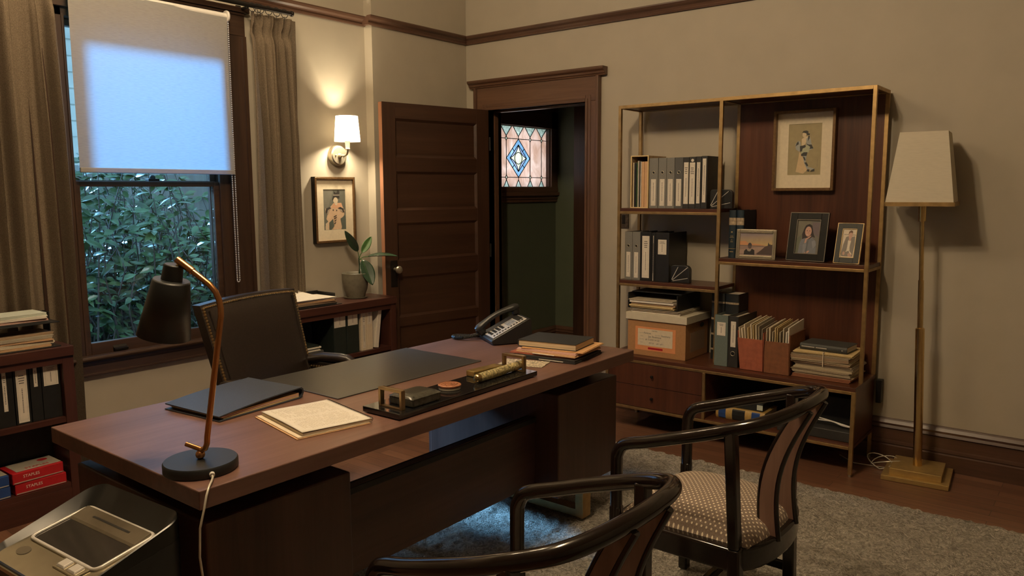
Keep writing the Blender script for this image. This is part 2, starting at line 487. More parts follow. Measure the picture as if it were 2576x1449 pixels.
class MB:
    def __init__(self, o=(0, 0, 0), xf=None):
        self.v, self.f, self.mi, self.o = [], [], [], Vector(o)
        self.xf = xf

    def add(self, vs, fs, mi=0):
        b = len(self.v)
        for p in vs:
            p = Vector(p)
            if self.xf is not None:
                p = self.xf @ p
            self.v.append(p - self.o)
        for q in fs:
            self.f.append([b + i for i in q])
            self.mi.append(mi)
        return self

    def box(self, x0, x1, y0, y1, z0, z1, mi=0):
        vs = [(x0, y0, z0), (x1, y0, z0), (x1, y1, z0), (x0, y1, z0), (x0, y0, z1), (x1, y0, z1), (x1, y1, z1), (x0, y1, z1)]
        return self.add(vs, [(3, 2, 1, 0), (4, 5, 6, 7), (0, 1, 5, 4), (1, 2, 6, 5), (2, 3, 7, 6), (3, 0, 4, 7)], mi)

    def hexa(self, lo, hi, mi=0):
        """lo, hi: four points each, counter-clockwise from above"""
        return self.add(list(lo) + list(hi), [(3, 2, 1, 0), (4, 5, 6, 7), (0, 1, 5, 4), (1, 2, 6, 5), (2, 3, 7, 6), (3, 0, 4, 7)], mi)

    def bar(self, a, b, w, h=None, mi=0, upv=(0, 0, 1)):
        a, b = Vector(a), Vector(b)
        h = h or w
        d = (b - a).normalized()
        u = Vector(upv)
        if abs(d.dot(u)) > 0.98:
            u = Vector((0, 1, 0))
        s = d.cross(u).normalized()
        u = s.cross(d)
        q = [(-w / 2, -h / 2), (w / 2, -h / 2), (w / 2, h / 2), (-w / 2, h / 2)]
        vs = [a + s * i + u * j for i, j in q] + [b + s * i + u * j for i, j in q]
        return self.add(vs, [(0, 1, 2, 3), (7, 6, 5, 4), (0, 4, 5, 1), (1, 5, 6, 2), (2, 6, 7, 3), (3, 7, 4, 0)], mi)

    def tube(self, pts, r, n=10, mi=0, caps=True, flatk=1.0):
        pts = [Vector(p) for p in pts]
        rs = r if isinstance(r, (list, tuple)) else [r] * len(pts)
        vs, fs = [], []
        prev = None
        for i, p in enumerate(pts):
            t = (pts[min(i + 1, len(pts) - 1)] - pts[max(i - 1, 0)]).normalized()
            if prev is None:
                a = Vector((0, 0, 1)) if abs(t.z) < 0.9 else Vector((1, 0, 0))
                nrm = t.cross(a).normalized()
            else:
                nrm = (prev - t * prev.dot(t)).normalized()
            prev = nrm
            bn = t.cross(nrm)
            for k in range(n):
                an = 2 * PI * k / n
                vs.append(p + (nrm * math.cos(an) + bn * math.sin(an) * flatk) * rs[i])
        for i in range(len(pts) - 1):
            for k in range(n):
                k2 = (k + 1) % n
                fs.append((i * n + k, i * n + k2, (i + 1) * n + k2, (i + 1) * n + k))
        if caps:
            fs.append(tuple(reversed(range(n))))
            fs.append(tuple(range((len(pts) - 1) * n, len(pts) * n)))
        return self.add(vs, fs, mi)

    def lathe(self, prof, c=(0, 0, 0), n=32, mi=0, axis='Z', cap=True):
        vs, fs = [], []
        for r, z in prof:
            for k in range(n):
                a = 2 * PI * k / n
                x, y = r * math.cos(a), r * math.sin(a)
                q = {'Z': (x, y, z), 'X': (z, x, y), 'Y': (x, z, -y)}[axis]
                vs.append(Vector(c) + Vector(q))
        for i in range(len(prof) - 1):
            for k in range(n):
                k2 = (k + 1) % n
                fs.append((i * n + k, i * n + k2, (i + 1) * n + k2, (i + 1) * n + k))
        if cap:
            fs.append(tuple(reversed(range(n))))
            fs.append(tuple(range((len(prof) - 1) * n, len(prof) * n)))
        return self.add(vs, fs, mi)

    def prism(self, poly, h0, h1, plane='XY', mi=0):
        """polygon (counter-clockwise) extruded along the third axis"""
        def q(a, b, h):
            return {'XY': (a, b, h), 'XZ': (a, h, b), 'YZ': (h, a, b)}[plane]
        n = len(poly)
        vs = [q(a, b, h0) for a, b in poly] + [q(a, b, h1) for a, b in poly]
        fs = [tuple(reversed(range(n))), tuple(range(n, 2 * n))] + [(i, (i + 1) % n, n + (i + 1) % n, n + i) for i in range(n)]
        return self.add(vs, fs, mi)

    def sphere(self, c, r, n=8, mi=0, sc=(1, 1, 1)):
        vs, fs = [], []
        rings = max(3, n // 2)
        for i in range(rings + 1):
            th = PI * i / rings
            for k in range(n):
                a = 2 * PI * k / n
                vs.append(Vector(c) + Vector((r * sc[0] * math.sin(th) * math.cos(a), r * sc[1] * math.sin(th) * math.sin(a), r * sc[2] * math.cos(th))))
        for i in range(rings):
            for k in range(n):
                k2 = (k + 1) % n
                fs.append((i * n + k, (i + 1) * n + k, (i + 1) * n + k2, i * n + k2))
        return self.add(vs, fs, mi)

    def grid(self, fn, nu, nv, mi=0):
        vs = [fn(i / nu, j / nv) for j in range(nv + 1) for i in range(nu + 1)]
        fs = [(j * (nu + 1) + i, j * (nu + 1) + i + 1, (j + 1) * (nu + 1) + i + 1, (j + 1) * (nu + 1) + i) for j in range(nv) for i in range(nu)]
        return self.add(vs, fs, mi)

    def build(self, name, mats, parent=None, bevel=0.0, smooth=False, seg=2, sub=0, angle=40, solid=0.0):
        me = bpy.data.meshes.new(name)
        me.from_pydata([tuple(p) for p in self.v], [], self.f)
        if not isinstance(mats, (list, tuple)):
            mats = [mats]
        for q in mats:
            me.materials.append(M[q] if isinstance(q, str) else q)
        for p, i in zip(me.polygons, self.mi):
            p.material_index = i
        bm = bmesh.new()
        bm.from_mesh(me)
        bmesh.ops.remove_doubles(bm, verts=bm.verts, dist=1e-6)
        bmesh.ops.recalc_face_normals(bm, faces=bm.faces)
        bm.to_mesh(me)
        bm.free()
        if smooth:
            me.shade_smooth()
            me.set_sharp_from_angle(angle=math.radians(angle))
        o = bpy.data.objects.new(name, me)
        COL.objects.link(o)
        if parent:
            o.parent = parent
        if solid:
            md = o.modifiers.new('solid', 'SOLIDIFY')
            md.thickness = solid
        if bevel:
            md = o.modifiers.new('bevel', 'BEVEL')
            md.width = bevel
            md.segments = seg
            md.limit_method = 'ANGLE'
            md.angle_limit = math.radians(35)
        if sub:
            md = o.modifiers.new('sub', 'SUBSURF')
            md.levels = sub
            md.render_levels = sub
        return o


def tag(o, label, cat, group=None, kind=None):
    if label:
        o['label'] = label
    if cat:
        o['category'] = cat
    if group:
        o['group'] = group
    if kind:
        o['kind'] = kind
    return o


def thing(name, label, cat, loc=(0, 0, 0), rz=0.0, group=None, kind=None, rot=None):
    o = bpy.data.objects.new(name, None)
    o.empty_display_size = 0.05
    COL.objects.link(o)
    o.location = loc
    o.rotation_euler = rot if rot else (0, 0, rz)
    return tag(o, label, cat, group, kind)


def dup(root, loc, rz=None, label=None, rot=None):
    def cp(o, par):
        c = o.copy()
        COL.objects.link(c)
        c.parent = par
        for ch in list(o.children):
            cp(ch, c)
        return c
    r = cp(root, None)
    r.location = loc
    if rz is not None:
        r.rotation_euler = (0, 0, rz)
    if rot is not None:
        r.rotation_euler = rot
    if label:
        r['label'] = label
    return r


def struct(name, mb, mats, **kw):
    o = mb.build(name, mats, **kw)
    o['kind'] = 'structure'
    return o


def text_mesh(name, s, size, mat, parent, loc, rot=(0, 0, 0), sx=1.0, align='CENTER', depth=0.0003):
    cu = bpy.data.curves.new(name, 'FONT')
    cu.body = s
    cu.size = size
    cu.align_x = align
    cu.align_y = 'CENTER'
    cu.extrude = depth
    cu.resolution_u = 2
    tmp = bpy.data.objects.new(name, cu)
    COL.objects.link(tmp)
    dg = bpy.context.evaluated_depsgraph_get()
    me = bpy.data.meshes.new_from_object(tmp.evaluated_get(dg))
    bpy.data.objects.remove(tmp)
    o = bpy.data.objects.new(name, me)
    me.materials.clear()
    me.materials.append(M[mat] if isinstance(mat, str) else mat)
    COL.objects.link(o)
    o.parent = parent
    o.location = loc
    o.rotation_euler = rot
    o.scale = (sx, 1, 1)
    return o


UPR = (PI / 2, 0, 0)      # text standing upright, read from the -y side


def picture(name, parent, x0, x1, z0, z1, y, shapes, bgcol, back=0.002):
    """flat printed picture on an XZ rectangle facing -y; shapes are (colour, [(u, v)...]) layered upwards"""
    mb = MB()
    mats = [flat(bgcol)]
    idx = {bgcol: 0}
    mb.box(x0, x1, y, y + back, z0, z1, 0)
    yy = y
    for c, poly in shapes:
        if c not in idx:
            idx[c] = len(mats)
            mats.append(flat(c))
        yy -= 0.00008
        vs = [(x0 + (x1 - x0) * min(1, max(0, u)), yy, z0 + (z1 - z0) * min(1, max(0, v))) for u, v in poly]
        mb.add(vs, [tuple(range(len(vs)))], idx[c])
    return mb.build(name, mats, parent)


def ell(cx, cy, rx, ry, n=16, a0=0.0, a1=2 * PI):
    return [(cx + rx * math.cos(a0 + (a1 - a0) * i / n), cy + ry * math.sin(a0 + (a1 - a0) * i / n)) for i in range(n)]


def px(x0, y0, x1, y1):
    return lambda pts: [((x - x0) / (x1 - x0), 1 - (y - y0) / (y1 - y0)) for x, y in pts]

# ================================================================== the room shell
XW, XP, YB, YJ, CEIL = -4.155, -4.08, 4.60, 3.648, 3.42

struct('floor', MB().box(-4.31, 4.75, -4.6, 8.0, -0.12, 0.0), 'floor')
struct('ceiling', MB().box(-4.31, 4.75, -4.6, 8.0, CEIL, CEIL + 0.1), 'ceil')
w = MB()
w.box(XW - 0.15, XW, -4.6, 1.68, 0, CEIL).box(XW - 0.15, XW, 2.57, YJ, 0, CEIL)
w.box(XW - 0.15, XW, 1.68, 2.57, 0, 0.60).box(XW - 0.15, XW, 1.68, 2.57, 2.43, CEIL)
struct('wall_left', w, 'wall')
struct('wall_corner', MB().box(XW - 0.15, XP, YJ, YB + 0.15, 0, CEIL), 'wall')
w = MB()
w.box(XP, -3.86, YB, YB + 0.15, 0, CEIL).box(-2.973, 4.6, YB, YB + 0.15, 0, CEIL).box(-3.86, -2.973, YB, YB + 0.15, 2.105, CEIL)
struct('wall_back', w, 'wall')
struct('wall_right', MB().box(2.6, 4.75, -4.6, 8.0, 0, CEIL), 'wall')
struct('wall_front', MB().box(XW - 0.15, 4.6, -4.6, -4.45, 0, CEIL), 'wall')
# hall behind the door
w = MB()
g0, g1, gz0, gz1 = 5.04, 5.80, 1.535, 2.045
w.box(XW - 0.15, XW, YB + 0.15, g0, 0, CEIL).box(XW - 0.15, XW, g1, 8.0, 0, CEIL)
w.box(XW - 0.15, XW, g0, g1, 0, gz0).box(XW - 0.15, XW, g0, g1, gz1, CEIL)
struct('wall_hall_left', w, 'hallwall')
struct('wall_hall_end', MB().box(XW, 4.6, 5.90, 6.05, 0, CEIL), 'hallwall')

# picture rail
prof = [(0, 0), (0.014, 0.0), (0.018, 0.010), (0.014, 0.018), (0.020, 0.030), (0.036, 0.040), (0.042, 0.052), (0.042, 0.060), (0, 0.060)]
ZR = 2.604
tr = MB()
tr.prism([(XW + a, ZR + b) for a, b in prof], -4.4, YJ, 'XZ')
tr.prism([(XP + a, ZR + b) for a, b in prof], YJ - 0.042, YB, 'XZ')
tr.box(XW, XP, YJ - 0.030, YJ, ZR + 0.005, ZR + 0.058)
struct('trim_1', tr, 'railY', smooth=False)
tr = MB().prism([(YB - a, ZR + b) for a, b in prof], XP + 0.02, 4.6, 'YZ')
struct('trim_2', tr, 'railX')

# baseboards
bprof = [(0, 0), (0.030, 0.0), (0.030, 0.086), (0.024, 0.092), (0.028, 0.100), (0.026, 0.112), (0.018, 0.118), (0.018, 0.178), (0.028, 0.186), (0.022, 0.200), (0.026, 0.212), (0.016, 0.228), (0.010, 0.236), (0, 0.236)]
struct('baseboard_back', MB().prism([(YB - a, b) for a, b in bprof], -2.84, 4.6, 'YZ'), 'basetrim')
bl = MB().prism([(XW + a, b) for a, b in bprof], -4.4, YJ, 'XZ')
struct('baseboard_left', bl, 'basetrimY')
struct('baseboard_hall', MB().prism([(XW + a, b * 1.05) for a, b in bprof], YB + 0.15, 5.9, 'XZ').prism([(5.9 - a, b * 1.05) for a, b in bprof], XW, -3.7, 'YZ'), 'trimY')

# door casing
dc = thing('trim_3', None, None, (-3.42, YB, 0), kind='structure')
O = (-3.42, YB, 0)
for a, b, c in ((-3.975, -3.86, 1), (-2.973, -2.862, -1)):
    mb = MB(O).box(a, b, 4.578, 4.6, 0, 2.105)
    inner = b if c == 1 else a
    outer = a if c == 1 else b
    mb.box(min(inner, inner - 0.018 * c), max(inner, inner - 0.018 * c), 4.566, 4.578, 0, 2.122)
    mb.box(min(outer, outer + 0.022 * c), max(outer, outer + 0.022 * c), 4.556, 4.578, 0, 2.268)
    mb.box(min(inner, inner - 0.04 * c), max(inner, inner - 0.04 * c), 4.573, 4.578, 0, 2.145)
    mb.build('casing_side', 'trimZ', dc, bevel=0.003)
mb = MB(O).box(-3.975, -2.862, 4.578, 4.6, 2.105, 2.27).box(-3.859, -2.974, 4.5655, 4.578, 2.10, 2.1225).box(-3.859, -2.974, 4.5725, 4.578, 2.122, 2.1455)
mb.build('casing_head', 'trimX', dc, bevel=0.003)
cprof = [(0, 0), (0.030, 0), (0.034, 0.008), (0.042, 0.014), (0.046, 0.026), (0.062, 0.036), (0.066, 0.044), (0.066, 0.056), (0, 0.056)]
mb = MB(O).prism([(YB - a, 2.268 + b) for a, b in cprof], -4.02, -2.815, 'YZ')
mb.build('casing_cap', 'trimX', dc, bevel=0.002)
mb = MB(O).box(-3.88, -3.86, 4.59, 4.752, 0, 2.105).box(-2.973, -2.953, 4.59, 4.752, 0, 2.105).box(-3.88, -2.953, 4.59, 4.752, 2.105, 2.125)
mb.box(-3.86, -3.848, 4.66, 4.70, 0, 2.10).box(-2.985, -2.973, 4.66, 4.70, 0, 2.10).box(-3.86, -2.973, 4.66, 4.70, 2.09, 2.105)
mb.build('jamb', 'trimZ', dc)

# the open door leaf
DL = 0.93
door = thing('door_1', None, None, (-3.822, 4.553, 0), math.atan2(-0.918, -0.168), kind='structure')
zs = [(0.25, 0.555), (0.62, 0.905), (1.02, 1.28), (1.37, 1.634), (1.735, 1.993)]
mb = MB().box(0, 0.115, -0.042, 0, 0.008, 2.10).box(0.825, DL, -0.042, 0, 0.008, 2.10)
mb.build('stile', 'doorZ', door, bevel=0.002)
MB().box(DL - 0.001, DL + 0.002, -0.041, -0.001, 0.01, 2.098).build('lit_lock_edge', 'dooredge', door)  # thin strip added so the free edge looks lit by the sconce
mb = MB()
edges = [0.008] + [q for z in zs for q in z] + [2.10]
for i in range(0, len(edges), 2):
    mb.box(0.115, 0.825, -0.042, 0, edges[i], edges[i + 1])
mb.build('rail', 'doorX', door, bevel=0.002)
for a, b in zs:
    p = MB().box(0.114, 0.826, -0.030, -0.014, a - 0.001, b + 0.001)
    fr = 0.016
    for q in ((0.115, 0.825, a, a + fr), (0.115, 0.825, b - fr, b)):
        up_ = q[2] == a
        zz = (a, a + fr) if up_ else (b, b - fr)
        p.add([(q[0], -0.002, zz[0]), (q[1], -0.002, zz[0]), (q[1] - fr, -0.014, zz[1]), (q[0] + fr, -0.014, zz[1])], [(0, 1, 2, 3)])
    for x0, x1 in ((0.115, 0.115 + fr), (0.825, 0.825 - fr)):
        p.add([(x0, -0.002, a), (x0, -0.002, b), (x1, -0.014, b - fr), (x1, -0.014, a + fr)], [(0, 1, 2, 3)])
    p.build('panel', 'doorX', door)
pl_ = MB().box(0.835, 0.89, -0.001, 0.004, 0.84, 1.025).build('lock_plate', 'iron', door, bevel=0.004)
kb = MB()
kb.lathe([(0.012, 0.003), (0.010, 0.03), (0.014, 0.038), (0.024, 0.046), (0.027, 0.058), (0.022, 0.068), (0.010, 0.073)], (0.858, 0, 0.963), 20, axis='Y')
# lathe on Y grows towards +y
kb.build('knob', 'nickel', pl_, smooth=True)
kb = MB()
kb.lathe([(0.012, -0.045), (0.010, -0.06), (0.014, -0.068), (0.024, -0.074), (0.027, -0.084), (0.010, -0.092)], (0.858, 0, 0.963), 20, axis='Y')
kb.build('knob', 'nickel', door, smooth=True)
for z in (0.3, 1.05, 1.85):
    MB().lathe([(0.008, z - 0.05), (0.008, z + 0.05)], (-0.006, 0.006, 0), 10).build('hinge', 'iron', door)

# hall: dark panelled door and casing at the end, window casing round the coloured glass
hd = MB().box(-3.93, -3.80, 5.86, 5.9, 0, 2.25).box(-3.80, -3.10, 5.875, 5.9, 0, 2.1).box(-3.80, -3.0, 5.86, 5.9, 2.1, 2.25)
for z in (0.3, 0.85, 1.4):
    hd.box(-3.70, -3.2, 5.868, 5.876, z, z + 0.42)
struct('door_2', hd, 'doorZ', bevel=0.003)
win2 = thing('window_2', None, None, (XW, 5.42, 1.4), kind='structure')
O = (XW, 5.42, 1.4)
c = MB(O).box(XW, XW + 0.025, g0 - 0.13, g0 - 0.005, 1.47, 2.20).box(XW, XW + 0.025, g1 + 0.005, 5.9, 1.47, 2.20)
c.box(XW, XW + 0.025, g0 - 0.13, 5.9, gz1 + 0.005, 2.42).box(XW, XW + 0.045, g0 - 0.16, 5.9, 1.455, 1.485)
c.box(XW, XW + 0.03, g0 - 0.13, 5.9, 1.485, gz0 - 0.004).box(XW, XW + 0.02, g0 - 0.13, 5.9, 1.40, 1.455).box(XW, XW + 0.03, g0 - 0.13, 5.9, 1.425, 1.437)
c.build('casing', 'trimY', win2, bevel=0.003)
c = MB(O)
for a, b in ((g0 - 0.01, g0 + 0.004), (g1 - 0.004, g1 + 0.01)):
    c.box(XW - 0.06, XW + 0.004, a, b, gz0, gz1)
c.build('sash', 'doorZ', win2)
# stained glass: every piece its own polygon, no overlaps
GX = XW - 0.035
ck = [5.052 + 0.168 * i for i in range(5)]
ze = g1 - 0.003
zt, z1, z2, zb = gz1, 1.943, 1.615, gz0
PK, GR, BL, LI, CL = range(5)
pieces, leads = [], []
JX, JZ = 0.012, 0.021


def ch(k):
    return k in (0, 1, 3, 4)


pieces.append((PK, [(g0, z2), (ck[0], z2 + 0), (ck[0], z1), (g0, z1)]))
for i in range(5):
    a = ck[i]
    last = i == 4
    b = ze if last else ck[i + 1]
    # top band
    p = [(a + (JX if ch(i) else 0), z1)]
    if not last:
        p += [(b - (JX if ch(i + 1) else 0), z1), (b, z1 + JZ), (b - 0.072, zt)]
        p += [(a + 0.072, zt), (a, z1 + JZ)]
    else:
        p += [(b, z1), (b, z1 + 0.085), (a, z1 + JZ)]
    pieces.append((PK, p))
    # bottom band
    q = [(a, z2 - JZ), (a + 0.036, zb)]
    q += ([(b, zb), (b, z2)] if last else [(b - 0.036, zb), (b, z2 - JZ), (b - (JX if ch(i + 1) else 0), z2)])
    q += [(a + (JX if ch(i) else 0), z2)]
    pieces.append((PK, q))
    l_, r_ = a - 0.072, a + 0.072
    pieces.append((GR, [(a, z1 + JZ), (min(r_, ze), zt if not last else z1 + JZ + 0.072), (min(r_, ze), zt), (max(l_, g0), zt)] if last else [(a, z1 + JZ), (r_, zt), (max(l_, g0), zt)]))
    pieces.append((GR, [(max(a - 0.036, g0), zb), (min(a + 0.036, ze), zb), (a, z2 - JZ)]))
    leads += [((a, z1 + JZ), (min(r_, ze), zt)), ((a, z1 + JZ), (max(l_, g0), zt)), ((a, z2 - JZ), (min(a + 0.036, ze), zb)), ((a, z2 - JZ), (max(a - 0.036, g0), zb))]
    if ch(i):
        pieces.append((CL, [(a, z1 - JZ), (a + JX, z1), (a, z1 + JZ), (a - JX, z1)]))
        pieces.append((CL, [(a, z2 - JZ), (a + JX, z2), (a, z2 + JZ), (a - JX, z2)]))
        for zz in (z1, z2):
            leads += [((a, zz - JZ), (a + JX, zz)), ((a + JX, zz), (a, zz + JZ)), ((a, zz + JZ), (a - JX, zz)), ((a - JX, zz), (a, zz - JZ))]
        leads.append(((a, z2 + JZ), (a, z1 - JZ)))
    else:
        leads += [((a, z1), (a, z1 + JZ)), ((a, z2 - JZ), (a, z2))]
for i in (0, 3):
    a, b = ck[i], ck[i + 1]
    pieces.append((PK, [(a + JX, z2), (b - JX, z2), (b, z2 + JZ), (b, z1 - JZ), (b - JX, z1), (a + JX, z1), (a, z1 - JZ), (a, z2 + JZ)]))
pieces.append((PK, [(ck[4] + JX, z2), (ze, z2), (ze, z1), (ck[4] + JX, z1), (ck[4], z1 - JZ), (ck[4], z2 + JZ)]))
cyy, czz, RX, RZ = ck[2], (z1 + z2) / 2, 0.165, (z1 - z2) / 2
D0 = [(cyy + RX, czz), (cyy, czz + RZ), (cyy - RX, czz), (cyy, czz - RZ)]
D1 = [(cyy + RX * 0.70, czz), (cyy, czz + RZ * 0.70), (cyy - RX * 0.70, czz), (cyy, czz - RZ * 0.70)]
cor = [(ck[3], z1), (ck[1], z1), (ck[1], z2), (ck[3], z2)]
EL = [(cyy + 0.052 * math.cos(t), czz + 0.050 * math.sin(t)) for t in [PI * 2 * j / 32 for j in range(32)]]
for i in range(4):
    a, b = D0[i], D0[(i + 1) % 4]
    c4 = cor[i]
    sy = 1 if c4[0] > cyy else -1
    sz = 1 if c4[1] > czz else -1
    pieces.append((PK, [a, (c4[0], c4[1] - sz * JZ), (c4[0] - sy * JX, c4[1]), b] if i % 2 == 0 else [a, (c4[0] - sy * JX, c4[1]), (c4[0], c4[1] - sz * JZ), b]))
    e, f_ = D1[i], D1[(i + 1) % 4]
    pieces.append((BL, [a, b, f_, e]))
    mid = ((e[0] + f_[0]) / 2 * 0.35 + cyy * 0.65, (e[1] + f_[1]) / 2 * 0.35 + czz * 0.65)
    mid = (cyy + (mid[0] - cyy) * 1.35, czz + (mid[1] - czz) * 1.35)
    curve = []
    for j in range(9):
        t = j / 8
        curve.append(tuple((1 - t) ** 2 * e[k] + 2 * t * (1 - t) * mid[k] + t * t * f_[k] for k in (0, 1)))
    pieces.append((LI, [e] + [f_] + list(reversed(curve))[1:-1]))
    for j in range(8):
        leads.append((curve[j], curve[j + 1]))
        pieces.append((CL, [(cyy, czz), curve[j], curve[j + 1]]))
    leads += [(a, b), (e, f_), (((a[0] + b[0]) / 2, (a[1] + b[1]) / 2), ((e[0] + f_[0]) / 2, (e[1] + f_[1]) / 2))]
for j in range(32):
    leads.append((EL[j], EL[(j + 1) % 32]))
xs = [g0] + [q for q in ck if True] + [ze]
for zz in (z1, z2):
    seg_ = [(g0, ck[0] - JX), (ck[0] + JX, ck[1] - JX), (ck[1] + JX, ck[3] - JX), (ck[3] + JX, ck[4] - JX), (ck[4] + JX, ze)]
    for a, b in seg_:
        leads.append(((a, zz), (b, zz)))
gm = MB(O)
for mi, poly in pieces:
    gm.add([(GX, a, b) for a, b in poly], [tuple(range(len(poly)))], mi)
gm.build('coloured_glass', ['pinkg', 'greeng', 'blueg', 'lilacg', 'clearg'], win2)
lm = MB(O)
for a, b in leads:
    lm.bar((GX + 0.001, a[0], a[1]), (GX + 0.001, b[0], b[1]), 0.0055, 0.0055, upv=(1, 0, 0))
lm.build('lead_lines', 'lead', win2)

# ------------------------------------------------------------------ the sash window
win = thing('window_1', None, None, (XW, 2.135, 0.6), kind='structure')
O = (XW, 2.135, 0.6)
for s, (a, b) in ((1, (2.585, 2.715)), (-1, (1.53, 1.660))):
    i_ = a if s == 1 else b
    o_ = b if s == 1 else a
    c = MB(O).box(XW, XW + 0.024, a, b, 0.668, 2.399)
    c.box(XW, XW + 0.034, min(o_, o_ - 0.022 * s) + 0.0005, max(o_, o_ - 0.022 * s) + 0.0005, 0.668, 2.3985)
    c.box(XW, XW + 0.029, min(i_, i_ + 0.014 * s) + 0.0004, max(i_, i_ + 0.014 * s) + 0.0004, 0.668, 2.398)
    c.build('casing', 'darkwin', win)
c = MB(O).box(XW, XW + 0.025, 1.53, 2.715, 2.40, 2.53)
c.build('head_casing', 'darkwinY', win, bevel=0.003)
MB(O).box(XW, XW + 0.045, 1.505, 2.74, 2.5305, 2.56).box(XW, XW + 0.032, 1.53, 2.715, 2.515, 2.53).build('head_cap', 'darkwinY', win, bevel=0.003)
c = MB(O)
for s, (a, b) in ((1, (2.53, 2.587)), (-1, (1.659, 1.716))):
    c.box(XW - 0.15, XW + 0.002, a, b, 0.62, 2.42)
    i_ = a if s == 1 else b
    c.box(XW - 0.012, XW + 0.006, min(i_, i_ - 0.012 * s), max(i_, i_ - 0.012 * s), 0.66, 2.37)
c.box(XW - 0.15, XW + 0.002, 1.659, 2.587, 2.36, 2.42)
c.box(XW - 0.15, XW + 0.002, 1.659, 2.587, 0.60, 0.655)
c.build('jamb', 'darkwin', win, bevel=0.002)
c = MB(O).prism([(XW, 0.645), (XW + 0.052, 0.645), (XW + 0.058, 0.655), (XW + 0.052, 0.668), (XW, 0.668)], 1.53, 2.74, 'XZ')
c.box(XW, XW + 0.024, 1.56, 2.71, 0.565, 0.645).box(XW, XW + 0.032, 1.56, 2.71, 0.622, 0.645).box(XW, XW + 0.03, 1.56, 2.71, 0.565, 0.578)
c.build('sill', 'darkwinY', win, bevel=0.003)
# lower sash in front, upper sash behind
sl = MB(O)
xa, xb = XW - 0.052, XW - 0.012
sl.box(xa, xb, 1.718, 1.752, 0.658, 1.56).box(xa, xb, 2.488, 2.528, 0.658, 1.56).box(xa, xb, 1.752, 2.488, 0.658, 0.725).box(xa, xb, 1.752, 2.488, 1.532, 1.56)
s1 = sl.build('lower_sash', 'darkwinY', win, bevel=0.003)
MB(O).box(xa + 0.018, xa + 0.022, 1.752, 2.488, 0.725, 1.532).build('pane', 'glass', s1)
MB(O).prism([(XW - 0.012, 0.672), (XW + 0.012, 0.672), (XW + 0.014, 0.684), (XW - 0.004, 0.688), (XW - 0.012, 0.70)], 1.86, 1.93, 'XZ').build('sash_lift', 'iron', s1, bevel=0.001)
sl = MB(O)
xa, xb = XW - 0.100, XW - 0.060
sl.box(xa, xb, 1.718, 1.748, 1.535, 2.36).box(xa, xb, 2.495, 2.528, 1.535, 2.36).box(xa, xb, 1.748, 2.495, 1.535, 1.565).box(xa, xb, 1.748, 2.495, 2.325, 2.36)
s2 = sl.build('upper_sash', 'darkwinY', win, bevel=0.003)
MB(O).box(xa + 0.018, xa + 0.022, 1.748, 2.495, 1.565, 2.325).build('pane', 'glass', s2)
MB(O).box(XW - 0.055, XW - 0.015, 2.11, 2.17, 1.56, 1.575).lathe([(0.016, 1.575), (0.014, 1.59), (0.006, 1.594)], (XW - 0.035, 2.14, 0), 12).build('sash_lock', 'iron', s2, bevel=0.002)

# ------------------------------------------------------------------ the garden outside
struct('sun_blocker', MB().box(-7.2, -4.31, 4.2, 7.6, 2.6, 2.72), 'siding')  # unseen slab added to keep the sun off the coloured hall glass
struct('ground', MB().box(-14, -4.31, -6, 14, -0.45, -0.15), 'ground')
fe = MB()
yy = -1.0
while yy < 9:
    fe.box(-6.62, -6.60, yy, yy + 0.136, -0.15, 1.72)
    yy += 0.14
fe.box(-6.60, -6.56, -1, 9, 0.2, 0.29).box(-6.60, -6.56, -1, 9, 1.45, 1.54)
tag(fe.build('garden_fence', 'fence'), 'weathered grey board fence behind the garden shrub', 'fence')
ps = MB().box(-7.5, -7.4, 3.02, 3.42, -0.15, 4.2)
for i in range(16):
    ps.box(-7.4, -7.385, 3.02, 3.42, 2.0 + i * 0.14, 2.0 + i * 0.14 + 0.125)
tag(ps.build('siding_wall', 'siding'), 'pale siding of the neighbouring wall seen past the blind edge', 'wall')

bush = thing('garden_shrub', 'dense glossy dark green shrub right outside the window', 'shrub', (-5.3, 2.8, -0.15))
O = (-5.3, 2.8, -0.15)
lf, st = MB(O), MB(O)
rnd = random.Random(11)


def leaf_quad(mb, p, d, nrm, ln, wd, curl=0.15):
    d = d.normalized()
    s = d.cross(nrm)
    if s.length < 1e-3:
        s = d.cross(Vector((1, 0, 0.3)))
    s.normalize()
    n_ = s.cross(d)
    q = []
    for t, ww in ((0, 0.02), (0.3, 0.85), (0.62, 0.9), (1.0, 0.03)):
        c_ = p + d * ln * t - n_ * ln * curl * t * t
        q += [c_ + s * wd * 0.5 * ww + n_ * wd * 0.14 * ww, c_, c_ - s * wd * 0.5 * ww + n_ * wd * 0.14 * ww]
    fs = []
    for i in range(3):
        for k in range(2):
            a_ = i * 3 + k
            fs.append((a_, a_ + 1, a_ + 4, a_ + 3))
    mb.add(q, fs)


def bush_top(y):
    if y < 2.75:
        return 1.72
    return 1.72 - min(0.62, (y - 2.75) * 1.25) + 0.12 * math.sin(y * 17)


